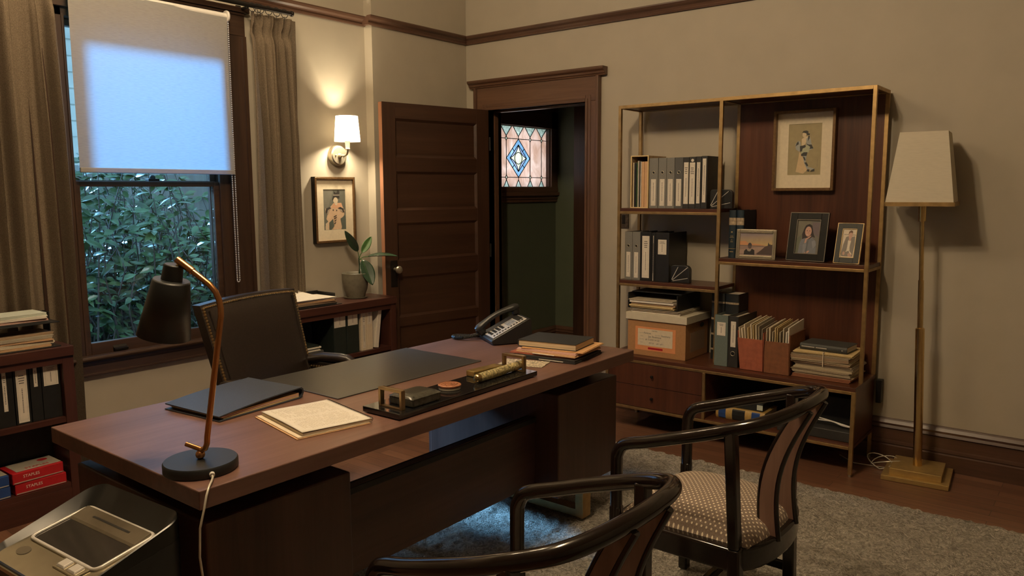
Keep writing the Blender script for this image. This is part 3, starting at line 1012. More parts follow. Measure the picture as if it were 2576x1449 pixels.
for i in range(400):
    y0 = rnd.uniform(1.7, 4.0)
    x0 = rnd.uniform(-5.8, -4.85)
    z0 = -0.1
    top = bush_top(y0) * rnd.uniform(0.45, 1.02)
    pts = []
    for k in range(6):
        t = k / 5
        pts.append(Vector((x0 + rnd.uniform(-.08, .08) + t * rnd.uniform(-.1, .25), y0 + rnd.uniform(-.09, .09), z0 + (top - z0) * t)))
    st.tube(pts, [0.009 - 0.006 * k / 5 for k in range(6)], 5, caps=False)
    for k in range(24):
        t = rnd.uniform(0.30, 1.0) if rnd.random() < 0.8 else 1.0
        f_ = t * 5
        i0 = min(4, int(f_))
        p = pts[i0].lerp(pts[i0 + 1], f_ - i0)
        an = rnd.uniform(0, 2 * PI)
        d = Vector((math.cos(an) * 0.7 + 0.25, math.sin(an), rnd.uniform(-0.6, 0.7)))
        nrm = Vector((rnd.uniform(0.0, 1.5), rnd.uniform(-.6, .6), 0.9))
        leaf_quad(lf, p, d, nrm, rnd.uniform(0.065, 0.11), rnd.uniform(0.030, 0.046), rnd.uniform(0.0, 0.35))
lf.build('foliage', 'bushleaf', bush, smooth=True, angle=70)
st.build('stems', 'bark', bush, smooth=True)

# ================================================================== the executive desk
DX0, DX1, DY0, DY1, DZ = -2.65, -1.768, 0.972, 3.147, 0.76
desk = thing('executive_desk', 'long dark walnut desk with floating top over two pedestals and a low modesty panel', 'desk', (-2.21, 2.06, 0))
O = (-2.21, 2.06, 0)
MB(O).box(DX0, DX1, DY0, DY1, 0.709, DZ).build('desk_top', 'deskY', desk, bevel=0.003)
PX0, PX1 = -2.59, -1.83
for a, b in ((1.02, 1.503), (2.625, 3.10)):
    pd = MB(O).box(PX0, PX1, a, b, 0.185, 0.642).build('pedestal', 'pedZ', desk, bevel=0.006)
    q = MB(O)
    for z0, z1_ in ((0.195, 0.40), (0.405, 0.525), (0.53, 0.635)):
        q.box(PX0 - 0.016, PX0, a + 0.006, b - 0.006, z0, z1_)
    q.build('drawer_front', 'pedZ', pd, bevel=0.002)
    for u0, u1 in ((PX0 + 0.10, PX0 + 0.17), (PX1 - 0.32, PX1 - 0.10)):
        MB(O).box(u0, u1, a + 0.08, b - 0.08, 0.642, 0.709).build('spacer_block', 'blackm', desk)
    ym = (a + b) / 2 - 0.03
    lg = MB(O)
    lg.box(-2.40, -1.82, ym - 0.032, ym + 0.032, 0.0405, 0.074)
    lg.box(-1.862, -1.82, ym - 0.032, ym + 0.032, 0.074, 0.185).box(-2.40, -2.358, ym - 0.032, ym + 0.032, 0.074, 0.185)
    lg.build('sled_leg', 'brass', desk, bevel=0.002)
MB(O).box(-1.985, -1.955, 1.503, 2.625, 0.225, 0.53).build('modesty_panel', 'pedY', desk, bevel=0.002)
MB(O).box(-2.0, -1.95, 1.503, 2.625, 0.505, 0.528).build('panel_rail', 'blackm', desk, bevel=0.002)

# ================================================================== bookcase with bronze frame
BX0, BX1, BM = -2.545, -1.043, -1.880
YF, YU, YK = 4.169, 4.292, 4.57
bc = thing('etagere_bookcase', 'tall mahogany bookcase with thin bronze frame standing against the back wall', 'bookcase', (-1.79, 4.38, 0))
O = (-1.79, 4.38, 0)
p = 0.019
# bronze frame of the upper part
fr = MB(O)
ZC, ZT = 0.478, 2.02
for x in (BX0, BM, BX1 - p):
    fr.box(x, x + p, YU, YU + p, ZC, ZT)
    fr.box(x, x + p, YK - p, YK, ZC, ZT)
    fr.box(x, x + p, YU + p, YK - p, ZT - p, ZT)
for a, b in ((BX0 + p, BM), (BM + p, BX1 - p)):
    fr.box(a, b, YU, YU + p, ZT - p, ZT)
    fr.box(a, b, YK - p, YK, ZT - p, ZT)
for z in (1.352, 0.897):
    fr.box(BX0 + p, BM, YU, YU + 0.014, z, z + 0.016)
fr.box(BM + p, BX1 - p, YU, YU + 0.014, 1.068, 1.084)
for x, z in ((BX0, 1.352), (BX0, 0.897), (BX1 - p, 1.068)):
    fr.box(x, x + p, YU + p, YK - p, z, z + 0.016)
fr.build('bronze_frame', 'brass', bc, bevel=0.0015)
MB(O).box(BX0 + p, BX1 - p, YU + p, YK - p, ZT - 0.014, ZT - 0.003).build('top_panel', 'mahX', bc)
MB(O).box(BM + p, BX1 - p, YK - 0.016, YK - 0.004, ZC, ZT - p).build('back_panel', 'mahZ', bc)
for a, b, z in ((BX0 + 0.003, BM + 0.012, 1.368), (BX0 + 0.003, BM + 0.012, 0.913), (BM + 0.008, BX1 - 0.003, 1.084)):
    MB(O).box(a, b, YU + 0.003, YK - p - 0.001, z, z + 0.02).build('shelf', 'mahX', bc, bevel=0.001)
# lower cabinet
cb = MB(O).box(BX0, BX1, YF, YK, 0.456, ZC)
cb.box(BX0 + 0.004, BX0 + 0.02, YF + 0.02, YK, 0.15, 0.456).box(BX1 - 0.02, BX1 - 0.004, YF + 0.02, YK, 0.15, 0.456).box(BM - 0.008, BM + 0.008, YF + 0.02, YK, 0.15, 0.456)
cb.box(BX0, BX1, YF + 0.01, YK, 0.15, 0.166)
cab = cb.build('cabinet', 'mahX', bc, bevel=0.0015)
MB(O).box(BX0 + 0.02, BX1 - 0.02, YK - 0.012, YK - 0.002, 0.166, 0.456).build('cabinet_back', 'blackm', cab)
cf = MB(O)
for x in (BX0, BX1 - 0.02):
    cf.box(x, x + 0.02, YF, YF + 0.02, 0.012, 0.456)
    cf.box(x, x + 0.02, YK - 0.02, YK, 0.012, 0.15)
cf.box(BM - 0.009, BM + 0.009, YF, YF + 0.018, 0.16, 0.440)
cf.box(BX0 + 0.02, BX1 - 0.02, YF, YF + 0.016, 0.440, 0.4562).box(BX0 + 0.02, BX1 - 0.02, YF, YF + 0.016, 0.144, 0.160)
cfo = cf.build('cabinet_frame', 'brass', bc, bevel=0.0015)
fe = MB(O)
for x in (BX0 + 0.01, BX1 - 0.01):
    for y in (YF + 0.01, YK - 0.01):
        fe.lathe([(0.008, 0.0), (0.009, 0.012)], (x, y, 0), 10)
fe.build('foot_glide', 'nickel', cfo)
for z0, z1_ in ((0.163, 0.298), (0.301, 0.437)):
    dr = MB(O).box(BX0 + 0.022, BM - 0.011, YF + 0.004, YF + 0.30, z0, z1_).build('drawer', 'mahZ', bc, bevel=0.001)
    zz = (z0 + z1_) / 2
    kb = MB(O)
    for x in (-2.212,):
        kb.lathe([(0.004, 0.0), (0.004, 0.010), (0.009, 0.012), (0.009, 0.019), (0.003, 0.021)], (0, 0, 0), 14, axis='Y')
    kb.v = [Vector((v_.x + O[0] + -2.212 - O[0], -(v_.y + O[1]) + YF + 0.004 - O[1], v_.z + O[2] + zz)) for v_ in kb.v]
    kb.build('knob', 'iron', dr, smooth=True)

# ================================================================== low bookcases under the windows


def low_case(nm, label, y0, y1, xb, xf):
    c_ = ((xb + xf) / 2, (y0 + y1) / 2, 0)
    t = thing(nm, label, 'bookcase', c_)
    MB(c_).box(xb, xf, y0, y1, 0.745, 0.792).build('case_top', 'cherY', t, bevel=0.003)
    for a, b in ((y0, y0 + 0.05), (y1 - 0.05, y1)):
        MB(c_).box(xb + 0.01, xf - 0.012, a, b, 0, 0.745).build('side_panel', 'cherZ', t, bevel=0.002)
    MB(c_).box(xf - 0.04, xf - 0.012, y0 + 0.05, y1 - 0.05, 0.712, 0.745).build('top_rail', 'cherY', t)
    for z in (0.43, 0.11):
        MB(c_).box(xb + 0.01, xf - 0.018, y0 + 0.05, y1 - 0.05, z, z + 0.025).build('shelf', 'cherY', t)
    MB(c_).box(xf - 0.04, xf - 0.014, y0 + 0.05, y1 - 0.05, 0, 0.11).build('plinth', 'cherY', t)
    MB(c_).box(xb + 0.002, xb + 0.012, y0 + 0.01, y1 - 0.01, 0, 0.745).build('back_panel', 'blackm', t)
    return t


low_case('low_bookcase', 'low cherry bookcase below the plant and the small framed print', 2.735, 3.622, -4.145, -3.865)
low_case('low_bookcase', 'low cherry bookcase by the left curtain holding red and blue reams', 0.35, 1.535, -4.046, -3.84)

# ================================================================== roller shade, curtains, rod
rs = thing('roller_shade', 'translucent pale roller shade glowing blue over the upper window', 'window shade', (-4.085, 2.15, 2.49))
O = (-4.085, 2.15, 2.49)
MB(O).grid(lambda u, v: (-4.080 - 0.004 * math.sin(PI * v) + 0.0015 * math.sin(9 * u + 3 * v), 1.722 + 0.850 * u, 1.622 + 0.868 * v), 24, 16).build('shade_cloth', 'shade', rs, smooth=True)
MB(O).box(-4.088, -4.072, 1.722, 2.574, 1.600, 1.625).build('hem_bar', 'shade', rs, bevel=0.004)
MB(O).lathe([(0.022, 1.725), (0.022, 2.570)], (-4.095, 0, 2.485), 18, axis='Y').build('roller', 'shade', rs, smooth=True) if False else None
rl = MB(O).tube([(-4.098, 1.725, 2.487), (-4.098, 2.571, 2.487)], 0.019, 16)
rl.build('roller', 'wcord', rs, smooth=True)
MB(O).tube([(-4.098, 2.572, 2.487), (-4.098, 2.584, 2.487)], 0.034, 18).box(-4.128, -4.098, 2.573, 2.583, 2.455, 2.50).build('bracket', 'wcord', rs, smooth=True, bevel=0.003)
cb_ = MB(O)
z = 2.46
while z > 0.985:
    for yy in (2.566 - 0.008 + 0.002 * (2.46 - z), 2.582 - 0.004 * (2.46 - z) ** 0.5):
        cb_.sphere((-4.088, yy, z), 0.0040, 6)
    z -= 0.0105
for k in range(7):
    a = PI * k / 6
    cb_.sphere((-4.088, 2.569 + 0.0085 * math.cos(a), 0.985 - 0.009 * math.sin(a)), 0.0030, 6)
cb_.build('bead_chain', 'bead', rs, smooth=True)


def curtain(label, y0, y1, z0, z1, folds, amp, seed, ring_ys, ring_mat='blackm', xc=-4.085, flare=0.0):
    c_ = (xc, (y0 + y1) / 2, z1)
    t = thing('linen_curtain', label, 'curtain', c_)
    r_ = random.Random(seed)
    ph = [r_.uniform(-0.6, 0.6) for _ in range(folds + 2)]
    wd = [r_.uniform(0.7, 1.3) for _ in range(folds + 2)]
    zp = z1 - 0.10

    def fn(u, v):
        z = z0 + (z1 - z0) * v
        h = z1 - z
        k = u * folds
        i = int(min(folds, k))
        s = math.sin(2 * PI * (k + 0.18 * math.sin(3 * k + seed)) + 0.5 * math.sin(h * 0.9 + seed))
        s2 = math.sin(2 * PI * k * 2.0 + seed) * 0.22
        s += 0.25
        sh = math.copysign(min(1.0, abs(s)) ** 0.6, s)
        open_ = min(1.0, 0.35 + h * 0.9) if z < zp else 0.45
        pinch = math.exp(-((z - zp) / 0.035) ** 2)
        a_ = amp * wd[i] * open_ * (1 - 0.65 * pinch)
        x = xc + a_ * (sh + s2) * 0.5 - 0.012 * pinch
        y = y0 + (y1 - y0) * u + 0.010 * math.sin(2 * PI * k + 1.2) - flare * (1 - v) * (1 - u)
        y += 0.006 * math.sin(h * 1.7 + i) * u
        return (x, y, z)
    MB(c_).grid(fn, folds * 22, 60).build('curtain_panel', 'curt', t, smooth=True, angle=80)
    for yy in ring_ys:
        rg = MB(c_)
        pts = [(xc + 0.030 + 0.0 * a_, yy + 0.024 * math.cos(a_), 2.558 + 0.025 * math.sin(a_)) for a_ in [2 * PI * q / 18 for q in range(19)]]
        rg.tube(pts, 0.0022, 6)
        rg.tube([(xc + 0.030, yy, 2.54), (xc + 0.024, yy, 2.515)], 0.0016, 6)
        rg.build('curtain_ring', ring_mat, t, smooth=True)
    return t


curtain('pinch pleated brown linen curtain between the window and the wall sconce', 2.712, 3.045, 0.866, 2.535, 5, 0.088, 3, [2.72, 2.755, 2.775, 2.83, 2.885, 2.94])
curtain('long brown linen curtain beside the window above the red and blue reams', 1.04, 1.648, 0.02, 2.535, 6, 0.082, 8, [1.10, 1.19, 1.28, 1.37, 1.46, 1.55, 1.63], xc=-4.098)
rod = thing('curtain_rod', 'dark iron curtain rod above the window holding rings', 'curtain rod', (-4.055, 2.1, 2.566))
O = (-4.055, 2.1, 2.566)
MB(O).tube([(-4.055, 0.9, 2.566), (-4.055, 2.985, 2.566)], 0.0125, 12).build('rod', 'iron', rod, smooth=True)
MB(O).tube([(-4.055, 2.985, 2.566), (-4.055, 3.0, 2.566)], 0.0165, 14).build('end_cap', 'iron', rod, smooth=True, bevel=0.003)
for y in (2.69, 1.02):
    MB(O).box(XW, XW + 0.012, y - 0.015, y + 0.015, 2.50, 2.575).bar((XW + 0.006, y, 2.55), (-4.055, y, 2.552), 0.014).build('rod_bracket', 'iron', rod, bevel=0.002)

# ================================================================== wall sconce
sc = thing('wall_sconce', 'lit nickel wall sconce with a white drum shade above the small print', 'wall light', (-4.1, 3.375, 1.735))
O = (-4.1, 3.375, 1.735)
MB(O).tube([(XW, 3.375, 1.737), (XW + 0.030, 3.375, 1.737)], [0.069, 0.065], 40).tube([(XW + 0.030, 3.375, 1.737), (XW + 0.036, 3.375, 1.737)], [0.062, 0.055], 40).build('backplate', 'nickel', sc, smooth=True)
MB(O).tube([(XW + 0.036, 3.375, 1.735), (XW + 0.055, 3.375, 1.735)], [0.016, 0.011], 18).sphere((XW + 0.038, 3.343, 1.737), 0.006, 10).sphere((XW + 0.038, 3.407, 1.737), 0.006, 10).build('boss', 'nickel', sc, smooth=True)
arm = [(XW + 0.05, 3.375, 1.735), (XW + 0.09, 3.373, 1.733), (-4.055, 3.371, 1.735), (-4.038, 3.370, 1.742), (-4.031, 3.370, 1.756), (-4.030, 3.370, 1.775)]
MB(O).tube(arm, 0.0065, 12).build('arm', 'nickel', sc, smooth=True)
MB(O).lathe([(0.010, 1.772), (0.015, 1.775), (0.0135, 1.785), (0.017, 1.83)], (-4.03, 3.37, 0), 20).build('candle_cup', 'cream', sc, smooth=True)
ssh = MB(O)
ssh.lathe([(0.083, 1.823), (0.071, 1.985)], (-4.03, 3.37, 0), 40, cap=False)
ssh.build('lamp_shade', 'sconce_shade', sc, smooth=True)
MB(O).lathe([(0.012, 1.83), (0.012, 1.85), (0.02, 1.87), (0.023, 1.895), (0.016, 1.918), (0.004, 1.925)], (-4.03, 3.37, 0), 16).build('light_bulb', 'bulb', sc, smooth=True)

# ================================================================== floor lamp
fl = thing('floor_lamp', 'brass floor lamp with square tapered cream shade beside the bookcase', 'floor lamp', (-0.775, 4.40, 0), math.radians(5))
MB().box(-0.155, 0.155, -0.150, 0.150, 0.001, 0.026).build('base', 'brassbase', fl, bevel=0.002)
MB().box(-0.120, 0.120, -0.118, 0.118, 0.026, 0.060).build('base_step', 'brassbase', fl, bevel=0.002)
tl = -0.036


def at(z):
    return (tl * z, 0.0, z)


MB().tube([at(0.06), at(0.785)], 0.0215, 20).tube([at(0.785), at(0.79)], [0.0215, 0.015], 20).build('lower_pole', 'brassb', fl, smooth=True)
MB().tube([at(0.785), at(1.035)], 0.0135, 16).tube([at(1.035), at(1.40)], 0.0105, 16).build('upper_pole', 'brassb', fl, smooth=True)
MB().tube([at(1.335), at(1.425)], 0.018, 18).build('socket', 'brassb', fl, smooth=True)
sx_ = tl * 1.5
zb_, zt_, hb, ht = 1.432, 1.778, 0.150, 0.106
shd = MB()
for i in range(4):
    a, b = PI / 4 + PI / 2 * i, PI / 4 + PI / 2 * (i + 1)
    r2_ = math.sqrt(2)
    shd.add([(sx_ + hb * r2_ * math.cos(a), hb * r2_ * math.sin(a), zb_), (sx_ + hb * r2_ * math.cos(b), hb * r2_ * math.sin(b), zb_),
             (sx_ + ht * r2_ * math.cos(b), ht * r2_ * math.sin(b), zt_), (sx_ + ht * r2_ * math.cos(a), ht * r2_ * math.sin(a), zt_)], [(0, 1, 2, 3)])
sh_o = shd.build('lamp_shade', 'linen', fl, solid=0.002)
bd = MB()
for s in (-1, 1):
    bd.box(sx_ - hb - 0.006, sx_ + hb + 0.006, s * hb - 0.005, s * hb + 0.005, zb_ - 0.018, zb_ + 0.002)
    bd.box(sx_ + s * hb - 0.005, sx_ + s * hb + 0.005, -hb - 0.005, hb + 0.005, zb_ - 0.018, zb_ + 0.002)
bd.bar((sx_ - hb, 0, zb_ - 0.006), (sx_ + hb, 0, zb_ - 0.006), 0.006).bar((sx_, -hb, zb_ - 0.006), (sx_, hb, zb_ - 0.006), 0.006)
bd.build('shade_rim', 'brass', fl)
MB().lathe([(0.012, 1.425), (0.013, 1.45), (0.026, 1.50), (0.028, 1.53), (0.012, 1.56)], (sx_, 0, 0), 14).build('light_bulb', 'wcord', fl, smooth=True)

# ================================================================== rug
rg = thing('shag_rug', 'large greyish beige shag rug under the desk and guest chairs', 'rug', (-0.6, 2.2, 0))
RX0, RX1, RY0, RY1 = -2.42, 1.3, 1.03, 3.90


def rug_fn(u, v):
    x = RX0 + (RX1 - RX0) * u
    y = RY0 + (RY1 - RY0) * v
    e = min(x - RX0, RX1 - x, y - RY0, RY1 - y)
    q = Vector((x * 26, y * 26, 0))
    d = noise.noise_vector(q * 0.35) * 1.3
    h = noise.noise(q + d) * 0.5 + 0.5
    h2 = noise.noise(Vector((x * 90, y * 90, 4)) + d * 1.5) * 0.5 + 0.5
    n_ = 0.7 * h + 0.3 * h2
    z = 0.008 + 0.031 * n_
    if e < 0.03:
        z *= max(0.03, e / 0.03)
    w_ = 0.012 * noise.noise(Vector((x * 9, y * 9, 9))) if e < 0.02 else 0
    return (x + w_ + (h2 - .5) * 0.006, y + w_ + (h - .5) * 0.006, z)


MB((-0.6, 2.2, 0)).grid(rug_fn, 330, 330).build('pile', 'rug', rg, smooth=True, angle=180)

# ================================================================== guest armchairs


def guest_chair(label, loc):
    t = thing('guest_armchair', label, 'armchair', loc, group='guest armchairs facing the desk')
    half = [(-.24, .262, .40), (-.24, .263, .605), (-.236, .264, .640), (-.220, .265, .668), (-.190, .268, .684), (-.12, .277, .705), (-.02, .283, .738),
            (.08, .280, .770), (.15, .268, .794), (.21, .246, .813), (.25, .215, .827), (.279, .165, .838), (.297, .10, .846), (.303, .03, .848)]
    path = [Vector((a, -b, c)) for a, b, c in half] + [Vector((a, b, c)) for a, b, c in reversed(half)]
    # smooth the path a little
    den = []
    for i in range(len(path) - 1):
        p0, p1, p2, p3 = path[max(i - 1, 0)], path[i], path[i + 1], path[min(i + 2, len(path) - 1)]
        for k in range(3):
            s = k / 3
            den.append(0.5 * ((2 * p1) + (p2 - p0) * s + (2 * p0 - 5 * p1 + 4 * p2 - p3) * s * s + (3 * p1 - p0 - 3 * p2 + p3) * s ** 3))
    den.append(path[-1])
    MB().tube(den, 0.0205, 16).build('arm_rail', 'lacquer', t, smooth=True)
    for s in (-1, 1):
        MB().bar((-.24, s * .262, 0.03), (-.24, s * .262, 0.46), 0.038, 0.036, upv=(1, 0, 0)).build('front_leg', 'lacquer', t, bevel=0.006, smooth=True)
        MB().bar((.178, s * .238, 0.03), (.165, s * .246, 0.42), 0.040, 0.040, upv=(1, 0, 0)).bar((.165, s * .246, 0.42), (.150, s * .266, 0.792), 0.040, 0.034, upv=(1, 0, 0)).build('back_leg', 'lacquer', t, bevel=0.006, smooth=True)
        MB().bar((-.23, s * .255, .17), (.17, s * .238, .17), 0.022, 0.030).build('side_stretcher', 'lacquer', t, bevel=0.004)
    MB().bar((-.02, -.245, .17), (-.02, .245, .17), 0.022, 0.030).build('cross_stretcher', 'lacquer', t, bevel=0.004)
    out = [(-.262, -.262)] + [(.16, -.262)] + [(.16 + .085 * math.cos(a), .245 * math.sin(a)) for a in [-PI / 2 + PI * k / 16 for k in range(1, 16)]] + [(.16, .262), (-.262, .262)]
    MB().prism(out, .345, .420, 'XY').build('seat_frame', 'lacquer', t, bevel=0.008, smooth=True)

    def cush(u, v):
        a = u * 2 - 1
        b = v * 2 - 1
        k = max(0.0, (1 - abs(a) ** 3.2)) ** 0.5 * max(0.0, (1 - abs(b) ** 3.2)) ** 0.5
        xx = -.245 + .44 * u + .028 * (1 - b * b) * max(0, a)
        yy = (b * .232) * (1.0 - 0.03 * (u))
        ctr = 1.0 - 0.35 * (a * a * 0.5 + b * b * 0.5)
        return (xx, yy, .418 + .085 * k * ctr)
    MB().grid(cush, 44, 44).build('seat_cushion', 'dots', t, smooth=True, angle=180)
    for s in (-1, 1):
        sp = MB()
        vs = []
        for k in range(15):
            q = k / 14
            z = .405 + (.832 - .405) * q
            x = .212 + .086 * q - .046 * math.sin(PI * q)
            dp = 0.026 - 0.006 * q
            yc = s * (.082 - .010 * q)
            vs.append([(x - dp, yc - .010, z), (x + dp, yc - .010, z), (x + dp, yc + .010, z), (x - dp, yc + .010, z)])
        for k in range(14):
            sp.hexa(vs[k], vs[k + 1])
        so = sp.build('back_splat', 'splat', t, smooth=True, angle=30)
        for e in (-1, 1):
            pts = [((x4[0][0] + x4[1][0]) / 2 + e * (x4[1][0] - x4[0][0]) / 2, (x4[0][1] + x4[2][1]) / 2, x4[0][2]) for x4 in vs]
            MB().tube(pts, 0.0105, 10, flatk=1.0).build('splat_edge', 'lacquer', so, smooth=True)
    return t


gc = guest_chair('dark lacquered armchair farther from the camera, its whole dotted seat showing', (-1.03, 2.42, 0.0))
dup(gc, (-1.035, 1.365, 0.0), label='dark lacquered armchair nearest the camera, cropped by the picture edge')

# ================================================================== leather desk chair
oc = thing('leather_desk_chair', 'dark brown leather desk chair with brass nailheads behind the desk', 'office chair', (-2.93, 2.02, 0), math.radians(15.9))
# local: +x faces the desk


def back_pt(y, z, d):
    q = (z - 0.46) / 0.575
    return (-0.03 - 0.155 * q + d, y, z)


bp_ = MB()
hw = lambda z: 0.272 + 0.033 * (z - 0.46) / 0.575


def backfn(front):
    def fn(u, v):
        b = u * 2 - 1
        z = 0.46 + 0.575 * v
        e = max(0, 1 - abs(b) ** 6) * max(0, 1 - abs(v * 2 - 1) ** 8)
        d = (0.045 + 0.020 * e) if front else (0.004 - 0.010 * e)
        zz = z + (0.012 * (1 - b * b) if v > 0.97 else 0)
        return back_pt(b * hw(z), zz, d)
    return fn


bp_.grid(backfn(True), 24, 24).grid(backfn(False), 24, 24)
n_ = 24
ring = [(0, j) for j in range(n_ + 1)]
for (fx, cnt) in ((lambda k: (0, k / n_), n_), (lambda k: (1, k / n_), n_), (lambda k: (k / n_, 1), n_), (lambda k: (k / n_, 0), n_)):
    for k in range(cnt):
        a0, a1_ = fx(k), fx(k + 1)
        bp_.add([backfn(True)(*a0), backfn(True)(*a1_), backfn(False)(*a1_), backfn(False)(*a0)], [(0, 1, 2, 3)])
bko = bp_.build('backrest', 'leather', oc, smooth=True, angle=50)
nl = MB()
for b in (-1, 1):
    for k in range(44):
        z = 0.475 + 0.545 * k / 43
        x, y, zz = back_pt(b * (hw(z) - 0.012), z, 0.047)
        nl.sphere((x, y, zz), 0.0078, 8)
for k in range(46):
    y = -0.285 + 0.57 * k / 45
    x, _, zz = back_pt(y, 1.022, 0.047)
    nl.sphere((x, y, zz + 0.012 * (1 - (y / .3) ** 2)), 0.0068, 8)
nl.build('nailhead_trim', 'nail', bko, smooth=True)
for b in (-1, 1):
    pts = [back_pt(b * (hw(0.47 + 0.54 * k / 10) - 0.035), 0.47 + 0.54 * k / 10, 0.056) for k in range(11)]
    MB().tube(pts, 0.004, 6).build('piping', 'leather', bko, smooth=True)
st_ = MB().box(-0.06, 0.42, -0.25, 0.25, 0.40, 0.50)
st_.build('seat_cushion', 'leather', oc, bevel=0.04, seg=4, smooth=True)
for s in (-1, 1):
    ar = MB()
    pts = [(-0.06, s * 0.275, 0.70), (0.03, s * 0.288, 0.715), (0.12, s * 0.292, 0.716), (0.165, s * 0.292, 0.712), (0.194, s * 0.290, 0.702)]
    ar.tube(pts, [0.026, 0.030, 0.030, 0.029, 0.022], 14, flatk=0.75)
    ao = ar.build('armrest', 'leather', oc, smooth=True)
    MB().prism([(-0.08, 0.50), (0.17, 0.50), (0.185, 0.69), (-0.10, 0.70)], s * 0.285 - 0.016, s * 0.285 + 0.016, 'XZ').build('arm_panel', 'leather', oc, bevel=0.006)
    for e in (-1, 1):
        na = MB()
        for k in range(18):
            na.sphere((-0.07 + 0.25 * k / 17, s * 0.285 + 0.017 * e, 0.672), 0.006, 8)
        na.build('nailhead_trim', 'nail', ao, smooth=True)
MB().tube([(0.17, 0, 0.10), (0.17, 0, 0.40)], 0.03, 16).build('pedestal', 'iron', oc, smooth=True)
for k in range(5):
    a = 2 * PI * k / 5 + 0.3
    ex, ey = 0.17 + 0.29 * math.cos(a), 0.29 * math.sin(a)
    lgo = MB().bar((0.17 + 0.02 * math.cos(a), 0.02 * math.sin(a), 0.115), (ex, ey, 0.075), 0.045, 0.035).build('base_leg', 'mahX', oc, bevel=0.006)
    MB().tube([(ex - 0.012 * math.sin(a), ey + 0.012 * math.cos(a), 0.03), (ex + 0.012 * math.sin(a), ey - 0.012 * math.cos(a), 0.03)], 0.028, 14).bar((ex, ey, 0.03), (ex, ey, 0.08), 0.012).build('caster', 'iron', lgo, smooth=True)

# ================================================================== binders and books
R90 = PI / 2


def binder(label, loc, w, h, d, mat, rz=0.0, lab=None, ring=None, tilt=0.0, group=None, title=False, name='ring_binder', labmat='label'):
    t = thing(name, label, 'binder', loc, rz, group, rot=(0, tilt, rz) if tilt else None)
    th = 0.003
    MB().box(0, w, 0, th, 0, h).box(0, th, th, d, 0, h).box(w - th, w, th, d, 0, h).build('cover', mat, t, bevel=0.0012)
    MB().box(th + 0.002, w - th - 0.002, 0.02, d - 0.012, 0.008, h - 0.014).build('pages', 'pedge', t)
    if lab:
        z0, z1_, wf = lab
        a, b = w * (0.5 - wf / 2), w * (0.5 + wf / 2)
        lo = MB().box(a, b, -0.0012, 0, h * z0, h * z1_).build('spine_label', labmat, t)
        lh = h * (z1_ - z0)
        k = MB()
        i0, i1, j0, j1 = a + 0.12 * (b - a), b - 0.12 * (b - a), h * z0 + 0.05 * lh, h * z1_ - 0.05 * lh
        e = 0.0007
        for q in ((i0, i0 + e, j0, j1), (i1 - e, i1, j0, j1), (i0, i1, j0, j0 + e), (i0, i1, j1 - e, j1)):
            k.box(q[0], q[1], -0.0015, -0.0012, q[2], q[3])
        k.build('label_border', 'inkl', lo)
        k = MB()
        cxm = (a + b) / 2
        rr = random.Random(int(w * 1e5 + h * 1e4 + loc[0] * 991))
        if title:
            for r_ in range(4):
                ww = (b - a) * rr.uniform(0.2, 0.33)
                k.box(cxm - ww, cxm + ww, -0.0015, -0.0012, h * z1_ - 0.14 * lh - r_ * 0.045 * lh, h * z1_ - 0.122 * lh - r_ * 0.045 * lh)
        zc = h * z0 + lh * 0.18
        while zc < h * z0 + lh * (0.62 if title else 0.84):
            g = rr.uniform(0.004, 0.009)
            k.box(cxm - 0.0018, cxm + 0.0018, -0.0015, -0.0012, zc, zc + g * 0.7)
            zc += g
        k.build('lettering', 'ink', lo)
    if ring:
        zr, rr_ = ring
        lo = MB().tube([(w / 2 + rr_ * math.cos(q), -0.0008, h * zr + rr_ * math.sin(q)) for q in [2 * PI * j / 24 for j in range(25)]], 0.0019, 8, caps=False)
        ro = lo.build('finger_ring', 'nickel', t, smooth=True)
        MB().tube([(w / 2, -0.0006, h * zr), (w / 2, 0.001, h * zr)], rr_, 20).build('ring_hole', 'blackb', ro)
    return t


def book(label, loc, w, h, d, mat, rz=0.0, bands=(), name='hardcover_book', group=None, gilt=(), rot=None, rounded=True):
    """upright book: spine towards -y"""
    t = thing(name, label, 'book', loc, rz, group, rot=rot)
    c = MB()
    n_ = 8
    b_ = 0.010 if rounded else 0.001
    sp = [(w / 2 - w / 2 * math.cos(PI * i / n_), -b_ * math.sin(PI * i / n_)) for i in range(n_ + 1)]
    c.prism(sp + [(w, 0.004), (0, 0.004)], 0, h, 'XY')
    c.box(0, 0.003, 0.004, d, 0, h).box(w - 0.003, w, 0.004, d, 0, h)
    co = c.build('cover', mat, t, smooth=True, angle=30)
    MB().box(0.003, w - 0.003, 0.004, d - 0.005, 0.004, h - 0.004).build('pages', 'pedge', t)
    for z0, z1_, m_ in bands:
        k = MB()
        s2 = [(w / 2 - (w / 2 + .0004) * math.cos(PI * i / n_), -(b_ + 0.0008) * math.sin(PI * i / n_) - 0.0004) for i in range(n_ + 1)]
        k.prism(s2 + [(w, 0.001), (0, 0.001)], h * z0, h * z1_, 'XY')
        k.build('spine_band', m_, co, smooth=True, angle=30)
    if gilt:
        k = MB()
        for z0, z1_, wf in gilt:
            k.box(w / 2 - w * wf / 2, w / 2 + w * wf / 2, -b_ - 0.0012, -b_ + 0.002, h * z0, h * z1_)
        k.build('gilt_lettering', 'gold', co)
    return t


